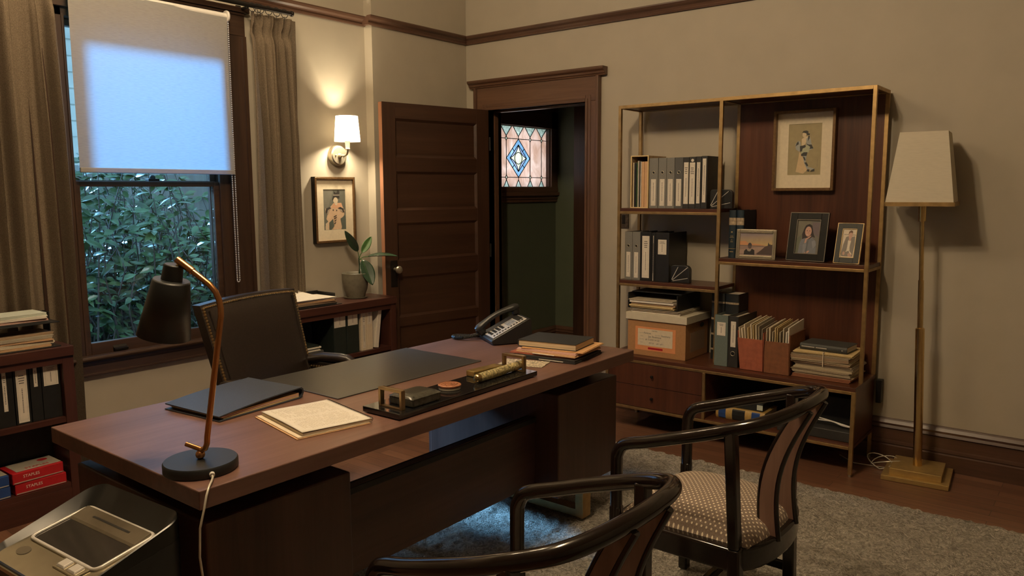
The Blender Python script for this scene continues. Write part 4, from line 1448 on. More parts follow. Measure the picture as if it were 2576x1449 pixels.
YS = 4.335
ZA, ZB_, ZR3, ZCT = 1.3886, 0.9336, 1.1046, 0.4786
GB = 'binders on the top shelf'
binder('light grey lever arch binder right of the lattice magazine file, top shelf', (-2.346, YS, ZA), 0.060, 0.306, 0.22, 'greyb', 0, (0.05, 0.58, 0.56), (0.71, 0.0085), group=GB)
binder('grey lever arch binder second from the magazine file, label bluish white', (-2.283, YS, ZA), 0.053, 0.306, 0.22, 'greyb', 0, (0.05, 0.58, 0.60), (0.71, 0.0085), group=GB)
binder('grey lever arch binder third from the magazine file on the top shelf', (-2.228, YS, ZA), 0.052, 0.305, 0.22, 'greyb', 0, (0.05, 0.58, 0.62), (0.71, 0.0088), group=GB)
binder('dark grey lever arch binder beside the black ones on the top shelf', (-2.174, YS, ZA), 0.055, 0.305, 0.22, 'greyd', 0, (0.05, 0.58, 0.60), (0.71, 0.0088), group=GB)
binder('black binder with long white spine label next to the dark grey one', (-2.117, YS, ZA), 0.036, 0.305, 0.22, 'charc', 0, (0.09, 0.90, 0.82), group=GB, title=True)
b_ = binder('black binder whose white spine label curls at the bottom, top shelf', (-2.079, YS, ZA), 0.040, 0.306, 0.22, 'charc', 0, (0.09, 0.89, 0.86), group=GB, title=True)
MB().tube([(0.02, -0.0012, 0.285), (0.02, -0.0002, 0.285)], 0.009, 14).build('window_hole', 'label', b_)
binder('slim black binder with narrow white label, second from the bookend', (-2.037, YS, ZA), 0.034, 0.307, 0.22, 'charc', 0, (0.10, 0.89, 0.62), group=GB)
binder('black binder with narrow white label at the end against the upper bookend', (-2.001, YS, ZA), 0.036, 0.309, 0.22, 'charc', 0, (0.12, 0.95, 0.62), group=GB)

GM = 'binders on the lower left shelf'
binder('grey lever arch binder at the far left of the middle shelf', (-2.512, YS, ZB_), 0.053, 0.305, 0.21, 'greyb', 0, (0.06, 0.58, 0.54), (0.71, 0.0085), group=GM)
binder('grey lever arch binder second from the left on the middle shelf', (-2.457, YS, ZB_), 0.055, 0.305, 0.21, 'greyb', 0, (0.05, 0.58, 0.52), (0.71, 0.0085), group=GM)
binder('black binder with a tall white label on the middle shelf', (-2.400, YS, ZB_), 0.076, 0.306, 0.22, 'blackb', 0, (0.06, 0.92, 0.66), group=GM, title=True)
binder('thin black binder with a white stripe between two thick black binders', (-2.322, YS, ZB_), 0.026, 0.303, 0.22, 'blackb', 0, (0.01, 0.94, 0.14), group=GM)
b_ = binder('thick black binder with a short label beside the lower bookend', (-2.294, YS, ZB_), 0.092, 0.305, 0.24, 'blackb', 0, (0.56, 0.86, 0.62), group=GM, title=True)


def bookend(label, loc, rz, w, h):
    t = thing('bookend', label, 'bookend', loc, rz)
    c = [(0, 0), (w, 0), (w, h - 0.03)] + [(w - 0.03 + 0.03 * math.cos(a), h - 0.03 + 0.03 * math.sin(a)) for a in [PI / 2 * k / 6 for k in range(7)]] + [(0.01, h), (0, h - 0.01)]
    MB().prism(c, 0.0, 0.035, 'XZ').build('plate', 'blackb', t, bevel=0.003)
    q = MB()
    for a in (0.25, 0.72, 1.12):
        ln = min((w - 0.012) / max(0.05, math.cos(a)), (h - 0.014) / math.sin(a))
        q.bar((0.012 * math.cos(a), -0.001, 0.008 + 0.012 * math.sin(a)), (ln * math.cos(a), -0.001, 0.004 + ln * math.sin(a)), 0.0035, 0.002, upv=(0, 1, 0))
    q.build('fan_line', 'silver', t)
    return t


bookend('black fan lined bookend at the end of the top shelf', (-1.955, 4.36, ZA), math.radians(4), 0.135, 0.112)
bookend('black fan lined bookend on the middle shelf beside the thick black binder', (-2.19, 4.345, ZB_), math.radians(4), 0.12, 0.108)

# magazine file with magazines
mf = thing('magazine_file', 'lattice sided wooden magazine file at the left of the top shelf', 'magazine file', (-2.472, YS - 0.005, ZA))
q = MB().box(0, 0.123, 0, 0.23, 0, 0.004).box(0, 0.004, 0, 0.23, 0.004, 0.322).box(0.119, 0.123, 0, 0.23, 0.004, 0.322).box(0.004, 0.119, 0.226, 0.23, 0.004, 0.322).box(0.004, 0.119, 0.0, 0.23, 0.318, 0.322)
q.build('box', 'lattice', mf)
q = MB()
for a, b, c, d in ((-0.001, 0.006, 0, 0.324), (0.117, 0.124, 0, 0.324)):
    q.box(a, b, -0.003, 0.003, c, d)
q.box(0.006, 0.117, -0.003, 0.003, 0, 0.006).box(0.006, 0.117, -0.003, 0.003, 0.318, 0.324)
q.build('edge_trim', 'manila', mf)
q = MB()
for k in range(9):
    z = 0.285 + 0.028 * (k % 2)
for z in (0.296, 0.309):
    q.box(0.008, 0.115, 0.222, 0.225, z, z + 0.005)
for k in range(22):
    q.box(0.009 + k * 0.0048, 0.0115 + k * 0.0048, 0.221, 0.226, 0.294, 0.315)
q.build('lattice', 'lattice', mf)
x = -2.472 + 0.009
for nm, w_, h_, m_, lb in (('magazine', 0.007, 0.282, 'cream', 'pale magazine at the left end inside the lattice file'),
                           ('magazine', 0.014, 0.28, 'blackb', 'dark magazine inside the lattice file on the top shelf'),
                           ('magazine', 0.004, 0.283, 'leafl', 'thin green edged magazine inside the lattice file'),
                           ('magazine', 0.010, 0.292, 'wrap', 'whitish grey magazine standing in the lattice file'),
                           ('magazine', 0.005, 0.284, 'charc', 'thin black magazine beside the tan folders in the lattice file'),
                           ('magazine', 0.005, 0.287, 'white', 'thin white magazine beside the tan folders in the lattice file'),
                           ('file_folder', 0.018, 0.286, 'tan', 'thick tan folder in the lattice file, nearer the magazines'),
                           ('file_folder', 0.024, 0.287, 'tan', 'thick tan folder at the right side inside the lattice file')):
    o = MB((x, YS + 0.01, ZA + 0.0045)).box(x, x + w_, YS + 0.006, YS + 0.21, ZA + 0.0045, ZA + h_).build(nm, m_, None, bevel=0.0008)
    o.location = (x, YS + 0.01, ZA + 0.0045)
    tag(o, lb, 'magazine' if nm == 'magazine' else 'folder', 'magazines and folders in the lattice file')
    x += w_ + 0.0025

# law books on the right shelf
for lb, x in (('navy law book at the left of the framed photos, outer one', -1.832), ('navy law book partly behind the beaded photo frame', -1.786)):
    bk_ = book(lb, (x, 4.362, ZR3), 0.044, 0.277, 0.18, 'lawblue', 0, bands=((0.69, 0.84, 'goldpap'), (0.188, 0.197, 'gold')), name='law_book', group='navy law books on the right shelf',
               gilt=((0.53, 0.555, 0.2), (0.455, 0.463, 0.42), (0.425, 0.432, 0.55), (0.38, 0.387, 0.16), (0.35, 0.356, 0.3), (0.33, 0.336, 0.36), (0.12, 0.135, 0.5)))

# bankers box, papers, letter tray
bx = thing('bankers_box', 'kraft cardboard bankers box with white lid and orange case label', 'storage box', (-2.235, 4.40, ZCT))
O = (-2.235, 4.40, ZCT)
MB(O).box(-2.425, -2.03, 4.235, 4.545, ZCT, 0.715).build('box_body', 'kraft', bx, bevel=0.002)
MB(O).box(-2.435, -2.02, 4.225, 4.555, 0.700, 0.745).build('box_lid', 'lid', bx, bevel=0.002)
lbo = MB(O).box(-2.37, -2.095, 4.2335, 4.2345, 0.513, 0.660).build('case_label', 'orange', bx)
MB(O).box(-2.352, -2.115, 4.2325, 4.2335, 0.543, 0.648).build('label_paper', 'cream', lbo)
tp = (lambda x, z: (x - O[0], 4.2322 - O[1], z - O[2]))
for s_, sz, x, z, m_ in (('CASE FILE', 0.009, -2.237, 0.638, 'ink'), ('Fenton', 0.017, -2.285, 0.622, 'ink'), ('Summary', 0.016, -2.160, 0.613, 'ink'),
                         ('Jan Business', 0.018, -2.235, 0.601, 'ink'), ('# 12 8 8 14 22', 0.016, -2.25, 0.582, 'ink'), ('4 9 21    of 1 of 1', 0.014, -2.225, 0.561, 'ink'),
                         ('Case Name', 0.008, -2.325, 0.622, 'inkl'), ('Description', 0.008, -2.213, 0.614, 'inkl'), ('Client', 0.008, -2.325, 0.602, 'inkl'), ('Case No', 0.008, -2.325, 0.582, 'inkl'), ('Date', 0.008, -2.325, 0.562, 'inkl')):
    text_mesh('lettering', s_, sz, m_, lbo, tp(x, z), UPR)
MB(O).box(-2.28, -2.18, 4.2328, 4.2335, 0.522, 0.534).build('red_stamp', 'red', lbo)
q = MB(O)
q.prism([(4.46 + 0.028 * math.cos(a), 0.672 + 0.014 * math.sin(a)) for a in [2 * PI * k / 14 for k in range(14)]], -2.0302, -2.0292, 'YZ')
q.build('hand_hole', 'blackb', bx)
MB(O).box(-2.0302, -2.0294, 4.30, 4.50, 0.52, 0.64).build('side_label', 'folderb', bx)
o = MB((-2.25, 4.39, 0.745))
rr = random.Random(5)
for k in range(6):
    a, b = rr.uniform(-.008, .008), rr.uniform(-.008, .008)
    o.box(-2.41 + a, -2.08 + a, 4.245 + b, 4.52 + b, 0.7455 + k * 0.0042, 0.7455 + k * 0.0042 + 0.0038, k % 2)
ps_ = o.build('paper_stack', ['white', 'folderg'])
ps_.location = (-2.25, 4.39, 0.745)
tag(ps_, 'flat pile of loose papers lying on the white box lid', 'papers')
tr_ = thing('letter_tray', 'black letter tray of folders on top of the bankers box', 'letter tray', (-2.235, 4.40, 0.771))
O = (-2.235, 4.40, 0.771)
MB(O).box(-2.43, -2.09, 4.24, 4.55, 0.7712, 0.776).box(-2.43, -2.424, 4.24, 4.55, 0.776, 0.866).box(-2.096, -2.09, 4.24, 4.55, 0.776, 0.866).box(-2.424, -2.096, 4.544, 4.55, 0.776, 0.866).box(-2.43, -2.09, 4.29, 4.55, 0.866, 0.870).build('tray_body', 'black', tr_, bevel=0.001)
z = 0.7765
for h_, m_, lb, dx in ((0.008, 'manila', 'bottom manila folder in the black tray on the bankers box', 0), (0.010, 'manila', 'second manila folder up in the tray on the bankers box', -.006), (0.013, 'folderb', 'brown folder in the black tray on the bankers box', 0.004), (0.014, 'white', 'white papers with a red mark in the tray on the bankers box', -.004), (0.008, 'folderg', 'top greyish folder in the black tray on the bankers box', -0.008)):
    o = MB((-2.26, 4.38, z)).box(-2.41 + dx, -2.11 + dx, 4.236 + dx, 4.53, z, z + h_ - 0.001).build('file_folder' if m_ != 'white' else 'paper_stack', m_, None, bevel=0.0012)
    o.location = (-2.26, 4.38, z)
    tag(o, lb, 'papers' if m_ == 'white' else 'folder', 'folders in the black letter tray')
    if m_ == 'white':
        MB().prism(ell(-0.07, -0.150 + 0.02, 0.035, 0.012), h_ - 0.0012, h_ - 0.0008, 'XY').build('red_mark', 'red', o)
    z += h_
# tall ledgers
for lb, x in (('tall black ledger with gilt bands next to the bankers box', -1.945), ('tall black ledger with gilt bands behind the bronze post', -1.858)):
    book(lb, (x, 4.405, ZCT), 0.083, 0.405, 0.14, 'lawblack', 0, bands=tuple((q, q + 0.028, 'goldpap') for q in (0.14, 0.37, 0.60, 0.85)), name='ledger', group='tall black ledgers')

b_ = binder('teal grey binder with a small white label, next to the bronze post', (-1.852, 4.245, ZCT), 0.080, 0.300, 0.145, 'teal', 0, (0.60, 0.86, 0.64), title=True)
b_ = binder('black binder with white label above a steel ring beside the teal binder', (-1.770, 4.250, ZCT), 0.058, 0.298, 0.28, 'charc', 0, (0.40, 0.90, 0.52), (0.27, 0.0125))


def rope_file(label, loc, w, h, d, mat, seed, lean):
    t = thing('expanding_file', label, 'expanding file', loc, 0)
    q = MB()
    q.add([(0, 0, 0), (w, 0, 0), (w - 0.004, -0.002, h * 0.80), (0.004 - lean, -0.004, h * 0.80), (0, 0.006, 0), (w, 0.006, 0), (w - 0.004, 0.004, h * 0.80), (0.004 - lean, 0.002, h * 0.80)],
          [(0, 1, 2, 3), (7, 6, 5, 4), (3, 2, 6, 7), (0, 3, 7, 4), (1, 5, 6, 2), (0, 4, 5, 1)])
    for xx in (0, w - 0.006):
        lx = -lean if xx == 0 else 0
        q.hexa([(xx, 0.006, 0), (xx + 0.006, 0.006, 0), (xx + 0.006, d, 0), (xx, d, 0)], [(xx + lx, 0.006, h * 0.98), (xx + 0.006 + lx, 0.006, h * 0.98), (xx + 0.006, d, h * 1.0), (xx, d, h * 1.0)])
    q.box(0, w, d, d + 0.004, 0, h)
    q.box(0, w, 0, d, 0, 0.003)
    for k in range(3):
        xx = w * (0.25 + 0.25 * k)
        q.box(xx - 0.001, xx + 0.001, -0.0015, 0.001, 0.01, h * 0.76)
    q.build('pocket', mat, t, bevel=0.001)
    r_ = random.Random(seed)
    n_ = 9
    for k in range(n_):
        xx = 0.010 + (w - 0.022) * k / (n_ - 1)
        tp_ = h * r_.uniform(1.06, 1.22)
        mm = r_.choice(['cream', 'manila', 'cream', 'white', 'folderg'])
        fo = MB()
        lx = -lean * 1.3 * (1 - k / n_) + r_.uniform(-.003, .003)
        th = r_.uniform(0.003, 0.007)
        fo.hexa([(xx, 0.008, 0.01), (xx + th, 0.008, 0.01), (xx + th, d - 0.01, 0.01), (xx, d - 0.01, 0.01)],
                [(xx + lx, 0.006, tp_ * 0.97), (xx + th + lx, 0.006, tp_ * 0.97), (xx + th + 0.6 * lx, d - 0.01, tp_ * 1.05), (xx + 0.6 * lx, d - 0.01, tp_ * 1.05)])
        fo.build('file_paper', mm, t)
    return t


rope_file('reddish expanding file full of papers beside the black ring binder', (-1.690, 4.235, ZCT + 0.002), 0.132, 0.225, 0.25, 'redrope', 4, 0.022)
rope_file('brown expanding file full of papers beside the stacked folders', (-1.550, 4.230, ZCT + 0.002), 0.140, 0.225, 0.26, 'brownrope', 9, 0.002)

# stacked folders with a book on top
rr = random.Random(21)
z = ZCT + 0.0005
lbs = [('rustfold', 0.018, 'flat red folder at the very bottom of the folder stack', 0.0), ('folderb', 0.008, 'brown folder second from the bottom of the tied stack', 0.012), ('oldpap', 0.014, 'cream folder low in the tied stack beside the brown file', 0.004), ('oldpap2', 0.010, 'grey folder just above the low cream one in the stack', -0.004),
       ('oldpap', 0.016, 'white paper bundle in the lower half of the tied stack', 0.008), ('oldpap2', 0.016, 'thick grey folder at mid height of the tied stack', 0.014), ('folderb', 0.012, 'dark brown folder in the middle of the tied stack', -.006), ('oldpap', 0.012, 'cream folder in the upper half of the tied stack', -0.010),
       ('folderb', 0.016, 'brown folder third from the top of the tied stack', -0.012), ('oldpap2', 0.012, 'grey folder second from the top of the tied stack', -.004), ('manila', 0.016, 'yellow manila folder topmost in the stack, under the book', 0.0)]
for m_, h_, lb, dx in lbs:
    o = MB()
    for k in range(3):
        e = rr.uniform(-.004, .004)
        o.box(-0.155 + e, 0.15 + e, -0.125 + e, 0.125 + e, k * h_ / 3, (k + 1) * h_ / 3 - 0.0008)
    o = o.build('file_folder', m_, None, bevel=0.0008)
    o.location = (-1.243 + dx * 0.8, 4.375 + dx * 0.4, z)
    o.rotation_euler = (0, 0, math.radians(rr.uniform(-3, 3)))
    tag(o, lb, 'folder', 'folders in the tied stack')
    z += h_
eb = MB((-1.243, 4.375, z))
eb.box(-1.235, -1.231, 4.236, 4.24, z - 0.075, z).box(-1.235, -1.231, 4.237, 4.50, z + 0.0002, z + 0.0012)
eb = eb.build('elastic_band', 'cream')
eb.location = (-1.243, 4.375, z)
tag(eb, 'pale elastic band around the upper folders of the stack', 'elastic band')
bk_ = thing('hardcover_book', 'charcoal cloth hardcover book lying on top of the folder stack', 'book', (-1.24, 4.36, z + 0.0014), math.radians(-3))
q = MB().box(-0.125, 0.125, -0.085, 0.085, 0, 0.003).box(-0.125, 0.125, -0.085, 0.085, 0.031, 0.034).prism([(-0.085, 0), (-0.09, 0.01), (-0.091, 0.017), (-0.09, 0.024), (-0.085, 0.034)], -0.125, 0.125, 'YZ')
cv = q.build('cover', 'greybook', bk_, bevel=0.001)
MB().box(-0.122, 0.121, -0.084, 0.081, 0.003, 0.031).build('pages', 'pedge', bk_)
q = MB()
for a, b in ((-0.115, -0.045), (-0.038, 0.02), (0.098, 0.104)):
    q.box(a, b, -0.0925, -0.088, 0.0145, 0.0195)
q.build('spine_lettering', 'inkl', cv)

# lower open compartment
bk_ = thing('hardcover_book', 'thick yellow bound book with blue and black spine labels lying in the open compartment', 'book', (-1.684, 4.25, 0.1667))
q = MB().box(-0.145, 0.145, 0, 0.20, 0, 0.003).box(-0.145, 0.145, 0, 0.20, 0.067, 0.07).prism([(0, 0), (0, 0.07), (-0.008, 0.06), (-0.012, 0.035), (-0.008, 0.01)], -0.145, 0.145, 'YZ')
cv = q.build('cover', 'manilab', bk_, smooth=True, angle=30)
MB().box(-0.142, 0.142, 0.002, 0.195, 0.003, 0.067).build('pages', 'pedge', bk_)
for a, b, m_ in ((-0.128, -0.085, 'blue'), (-0.045, 0.03, 'blackb'), (0.07, 0.118, 'blue')):
    MB().prism([(-0.0003, 0.001), (-0.0003, 0.069), (-0.0095, 0.06), (-0.0135, 0.035), (-0.0095, 0.01)], a, b, 'YZ').build('spine_label', m_, cv)
bk_ = thing('hardcover_book', 'dark book with a pale green label lying on the yellow bound book', 'book', (-1.68, 4.27, 0.2374))
cv = MB().box(-0.11, 0.12, 0, 0.17, 0, 0.045).build('cover', 'lawblack', bk_, bevel=0.003)
MB().box(0.085, 0.119, -0.001, 0.0, 0.008, 0.037).box(-0.105, -0.095, -0.001, 0, 0.008, 0.04).build('spine_label', 'mint', cv)
dv = thing('network_box', 'dark grey equipment box with looped white cable in the open compartment', 'equipment box', (-1.26, 4.37, 0.1667))
MB().box(-0.20, 0.19, -0.15, 0.15, 0, 0.055).build('housing', 'charc', dv, bevel=0.004)
MB().box(-0.12, 0.19, 0.0, 0.15, 0.0555, 0.20).build('rear_housing', 'blackm', dv, bevel=0.004)
pts = [(-0.20 + 0.39 * k / 20, -0.09 + 0.01 * math.sin(k), 0.064 + 0.022 * math.sin(PI * k / 20)) for k in range(21)]
q = MB().tube(pts, 0.0035, 8)
q.tube([(-0.19 + 0.38 * k / 20, -0.08, 0.064 + 0.04 * math.sin(PI * k / 20 * 0.5 + 1.57)) for k in range(21)], 0.0035, 8)
q.build('looped_cable', 'wcord', dv, smooth=True)

# ================================================================== framed pictures


def frame_thing(name, label, cat, loc, w, h, d, bar, mat, rot, matw=0.0, edge_mat=None, lip=None):
    t = thing(name, label, cat, loc, rot=rot)
    q = MB()
    x0, x1 = -w / 2, w / 2
    for a, b, c, e in ((x0, x0 + bar, 0, h), (x1 - bar, x1, 0, h), (x0 + bar, x1 - bar, 0, bar), (x0 + bar, x1 - bar, h - bar, h)):
        q.box(a, b, 0, d, c, e)
    q.build('frame', mat, t, bevel=0.002)
    if edge_mat:
        q = MB()
        e = 0.003
        for a, b, c, g in ((x0 - e, x0, -0.0, h), (x1, x1 + e, 0, h), (x0 - e, x1 + e, -e, 0), (x0 - e, x1 + e, h, h + e)):
            q.box(a, b, 0.002, d, c, g)
        q.build('frame_edge', edge_mat, t)
    MB().box(x0 + bar, x1 - bar, d - 0.003, d - 0.001, bar, h - bar).build('backing', 'kraft', t)
    return t


# print beside the window: generic robed half figure on grey green ground
fp = frame_thing('framed_print', 'small framed print of a robed half figure under the wall sconce', 'picture', (XW + 0.036, 3.332, 1.166), 0.330, 0.427, 0.035, 0.014, 'framebr', (0, 0, R90), edge_mat='iron')
q = MB()
mx0, mx1, mz0, mz1 = -0.151, 0.151, 0.014, 0.413
ax0, ax1, az0, az1 = -0.092, 0.090, 0.083, 0.349
for a, b, c, e in ((mx0, ax0, mz0, mz1), (ax1, mx1, mz0, mz1), (ax0, ax1, mz0, az0), (ax0, ax1, az1, mz1)):
    q.box(a, b, 0.012, 0.014, c, e)
q.build('mat_board', 'mat', fp)
P = px(190, 197, 433, 640)
SK, DK, ROB, PE, MID = (0.72, 0.60, 0.43), (0.045, 0.04, 0.035), (0.66, 0.47, 0.31), (0.70, 0.40, 0.24), (0.40, 0.33, 0.25)
shapes = [((0.19, 0.185, 0.15), P([(190, 200), (300, 200), (240, 400), (190, 420)])),
          (ROB, P([(205, 600), (236, 545), (218, 520), (232, 470), (205, 440), (212, 405), (262, 392), (300, 348), (388, 345), (402, 390), (424, 430), (418, 478), (376, 540), (390, 600), (380, 638), (206, 638)])),
          (PE, P([(276, 398), (300, 350), (385, 348), (400, 388), (330, 405)])),
          (SK, P(ell(324, 318, 26, 34))), (SK, P([(312, 340), (346, 340), (340, 372), (318, 368)])),
          (DK, P([(286, 312), (298, 264), (330, 250), (368, 258), (368, 296), (352, 298), (330, 278), (310, 290), (296, 318)])),
          (DK, P([(303, 216), (335, 240), (350, 205), (370, 218), (368, 258), (308, 254)])),
          ((0.30, 0.27, 0.22), P([(300, 252), (370, 254), (368, 266), (300, 268)])),
          (DK, P([(208, 440), (218, 402), (258, 390), (276, 402), (240, 420), (228, 462)])), (DK, P([(345, 404), (375, 390), (412, 410), (420, 450), (398, 452), (380, 420)])),
          (MID, P([(228, 460), (236, 424), (268, 410), (250, 440), (240, 470)])), (MID, P([(360, 412), (392, 420), (404, 450), (380, 440)])),
          (DK, P([(290, 415), (300, 415), (300, 432), (290, 430)])), (DK, P([(328, 420), (338, 420), (338, 434), (328, 434)])),
          (DK, P([(296, 494), (330, 478), (332, 486), (300, 504)])), (DK, P([(300, 514), (332, 500), (332, 508), (304, 524)])), (DK, P([(304, 540), (328, 526), (326, 536), (306, 552)])), (DK, P([(300, 566), (322, 556), (320, 566), (304, 580)])),
          ((0.10, 0.12, 0.10), P([(246, 560), (290, 520), (300, 600), (270, 638), (246, 638)])), ((0.10, 0.12, 0.10), P([(372, 520), (432, 480), (432, 638), (392, 638)])),
          ((0.62, 0.50, 0.35), P([(206, 638), (208, 570), (236, 548), (232, 600), (240, 638)]))]
picture('print', fp, ax0, ax1, az0, az1, 0.0145, shapes, (0.15, 0.155, 0.125))

# print on the bookcase back: generic standing robed figure
fp = frame_thing('framed_print', 'larger framed print of a standing robed figure on the bookcase back', 'picture', (-1.474, 4.513, 1.492), 0.345, 0.452, 0.040, 0.016, 'framebr', (0, 0, 0))
q = MB()
mx0, mx1, mz0, mz1 = -0.1565, 0.1565, 0.016, 0.436
ax0, ax1, az0, az1 = -0.092, 0.092, 0.089, 0.376
for a, b, c, e in ((mx0, ax0, mz0, mz1), (ax1, mx1, mz0, mz1), (ax0, ax1, mz0, az0), (ax0, ax1, az1, mz1)):
    q.box(a, b, 0.030, 0.032, c, e)
q.build('mat_board', 'mat', fp)
P = px(290, 320, 815, 1130)
BLK, BLU, LGR, FAC, DRP = (0.055, 0.055, 0.05), (0.36, 0.38, 0.36), (0.42, 0.44, 0.30), (0.66, 0.55, 0.36), (0.62, 0.47, 0.27)
shapes = [(DRP, P([(470, 760), (520, 830), (560, 940), (620, 1040), (540, 1110), (420, 1080), (450, 900)])),
          (FAC, P(ell(538, 490, 30, 44))), (FAC, P([(500, 560), (560, 520), (600, 520), (560, 640), (500, 680)])),
          (BLK, P([(500, 462), (520, 434), (570, 428), (600, 440), (600, 470), (628, 480), (620, 505), (580, 502), (570, 474), (530, 462)])),
          (BLU, P([(570, 560), (620, 515), (645, 580), (660, 650), (690, 715), (620, 745), (575, 640)])),
          (BLK, P([(600, 515), (625, 515), (622, 555), (598, 600)])), (BLK, P([(575, 632), (610, 650), (660, 652), (690, 715), (625, 718), (600, 668)])),
          (BLU, P([(400, 640), (440, 590), (480, 600), (490, 680), (470, 760), (410, 720)])), (BLK, P([(404, 676), (420, 620), (446, 592), (456, 640), (420, 660)])),
          (LGR, P([(490, 690), (570, 660), (630, 680), (620, 770), (560, 800), (500, 820)])),
          (BLK, P([(474, 670), (560, 656), (575, 690), (520, 710), (510, 755), (480, 760)])), (BLK, P([(496, 800), (540, 770), (600, 770), (585, 830), (500, 830)])),
          (LGR, P([(560, 690), (600, 660), (640, 690), (610, 760), (570, 760)])),
          (BLU, P([(525, 830), (585, 830), (575, 940), (640, 1030), (600, 1040), (555, 950)])), (BLK, P([(525, 835), (560, 850), (575, 900), (555, 900)])), (BLK, P([(556, 935), (590, 930), (620, 980), (600, 1000)])),
          (BLK, P([(596, 1070), (605, 1040), (640, 1046), (640, 1080)])), (BLK, P([(650, 1080), (680, 1050), (720, 1030), (722, 1075)])), (BLU, P([(600, 1010), (640, 1010), (720, 1034), (660, 1056)])),
          ((0.30, 0.25, 0.15), P([(756, 880), (766, 880), (766, 1010), (756, 1010)]))]
picture('print', fp, ax0, ax1, az0, az1, 0.0325, shapes, (0.36, 0.30, 0.165))

# standing photo frames
ph = frame_thing('photo_frame', 'silver beaded photo frame with a sunset beach picture', 'photo frame', (-1.655, 4.318, ZR3 + 0.0018), 0.228, 0.168, 0.012, 0.021, 'pewter', (math.radians(-5), 0, math.radians(3)))
q = MB()
for k in range(34):
    xx = -0.104 + 0.208 * k / 33
    for z in (0.0125, 0.1555):
        q.sphere((xx, -0.001, z), 0.0030, 6)
for k in range(1, 24):
    z = 0.0125 + 0.143 * k / 24
    for xx in (-0.104, 0.104):
        q.sphere((xx, -0.001, z), 0.0030, 6)
q.build('beaded_rim', 'silverb', ph, smooth=True)
P = px(325, 460, 890, 830)
PUR, YEL, ORG = (0.26, 0.21, 0.21), (0.52, 0.38, 0.17), (0.55, 0.27, 0.13)
shapes = []
for k in range(10):
    t_ = k / 9
    c_ = tuple(round(PUR[j] * (1 - t_) + YEL[j] * t_, 2) for j in range(3))
    y0 = 460 + 21 * k
    shapes.append((c_, P([(325, y0 + 30), (890, y0 - 10), (890, 672), (325, 672)])))
shapes += [(ORG, P([(325, 600), (420, 590), (470, 625), (660, 640), (780, 662), (325, 668)])),
           ((0.27, 0.19, 0.16), P([(325, 664), (890, 664), (890, 830), (325, 830)])), ((0.36, 0.25, 0.20), P([(325, 740), (640, 690), (760, 690), (600, 800), (325, 800)])),
           ((0.16, 0.12, 0.10), P([(325, 660), (740, 664), (740, 676), (325, 672)])),
           ((0.075, 0.05, 0.045), P([(620, 802), (700, 740), (760, 680), (820, 655), (890, 640), (890, 815), (640, 812)])), ((0.05, 0.05, 0.04), P([(810, 655), (822, 600), (838, 640), (860, 630), (850, 660)])),
           ((0.02, 0.018, 0.018), P([(402, 820), (408, 760), (440, 725), (480, 745), (540, 720), (585, 740), (592, 820)])), ((0.10, 0.075, 0.07), P(ell(503, 670, 34, 52))), ((0.05, 0.04, 0.045), P([(470, 668), (472, 640), (500, 622), (535, 640), (538, 668)])),
           ((0.30, 0.25, 0.20), P([(455, 735), (540, 728), (510, 766), (470, 760)]))]
picture('photo', ph, -0.093, 0.093, 0.021, 0.147, 0.005, shapes, PUR)
MB().bar((0, 0.013, 0.10), (0, 0.075, 0.014), 0.04, 0.003).build('easel_back', 'blackm', ph)

ph = frame_thing('photo_frame', 'wide black photo frame with a smiling dark haired person leaning on one hand', 'photo frame', (-1.385, 4.345, ZR3 + 0.004), 0.212, 0.268, 0.018, 0.040, 'lacquer2', (math.radians(-11), 0, math.radians(-4)))
q = MB()
for a, b, c, e in ((-0.066, -0.062, 0.040, 0.228), (0.062, 0.066, 0.040, 0.228), (-0.066, 0.066, 0.038, 0.042), (-0.066, 0.066, 0.226, 0.230)):
    q.box(a, b, -0.002, 0.002, c, e)
for a, b, c, e in ((-0.107, -0.103, -0.001, 0.269), (0.103, 0.107, -0.001, 0.269), (-0.107, 0.107, -0.001, 0.003), (-0.107, 0.107, 0.265, 0.269)):
    q.box(a, b, -0.0025, 0.002, c, e)
q.build('raised_rim', 'pewterd', ph)
P = px(1185, 270, 1640, 775)
HAIR, SKN, JKT = (0.03, 0.022, 0.022), (0.52, 0.31, 0.235), (0.17, 0.185, 0.215)
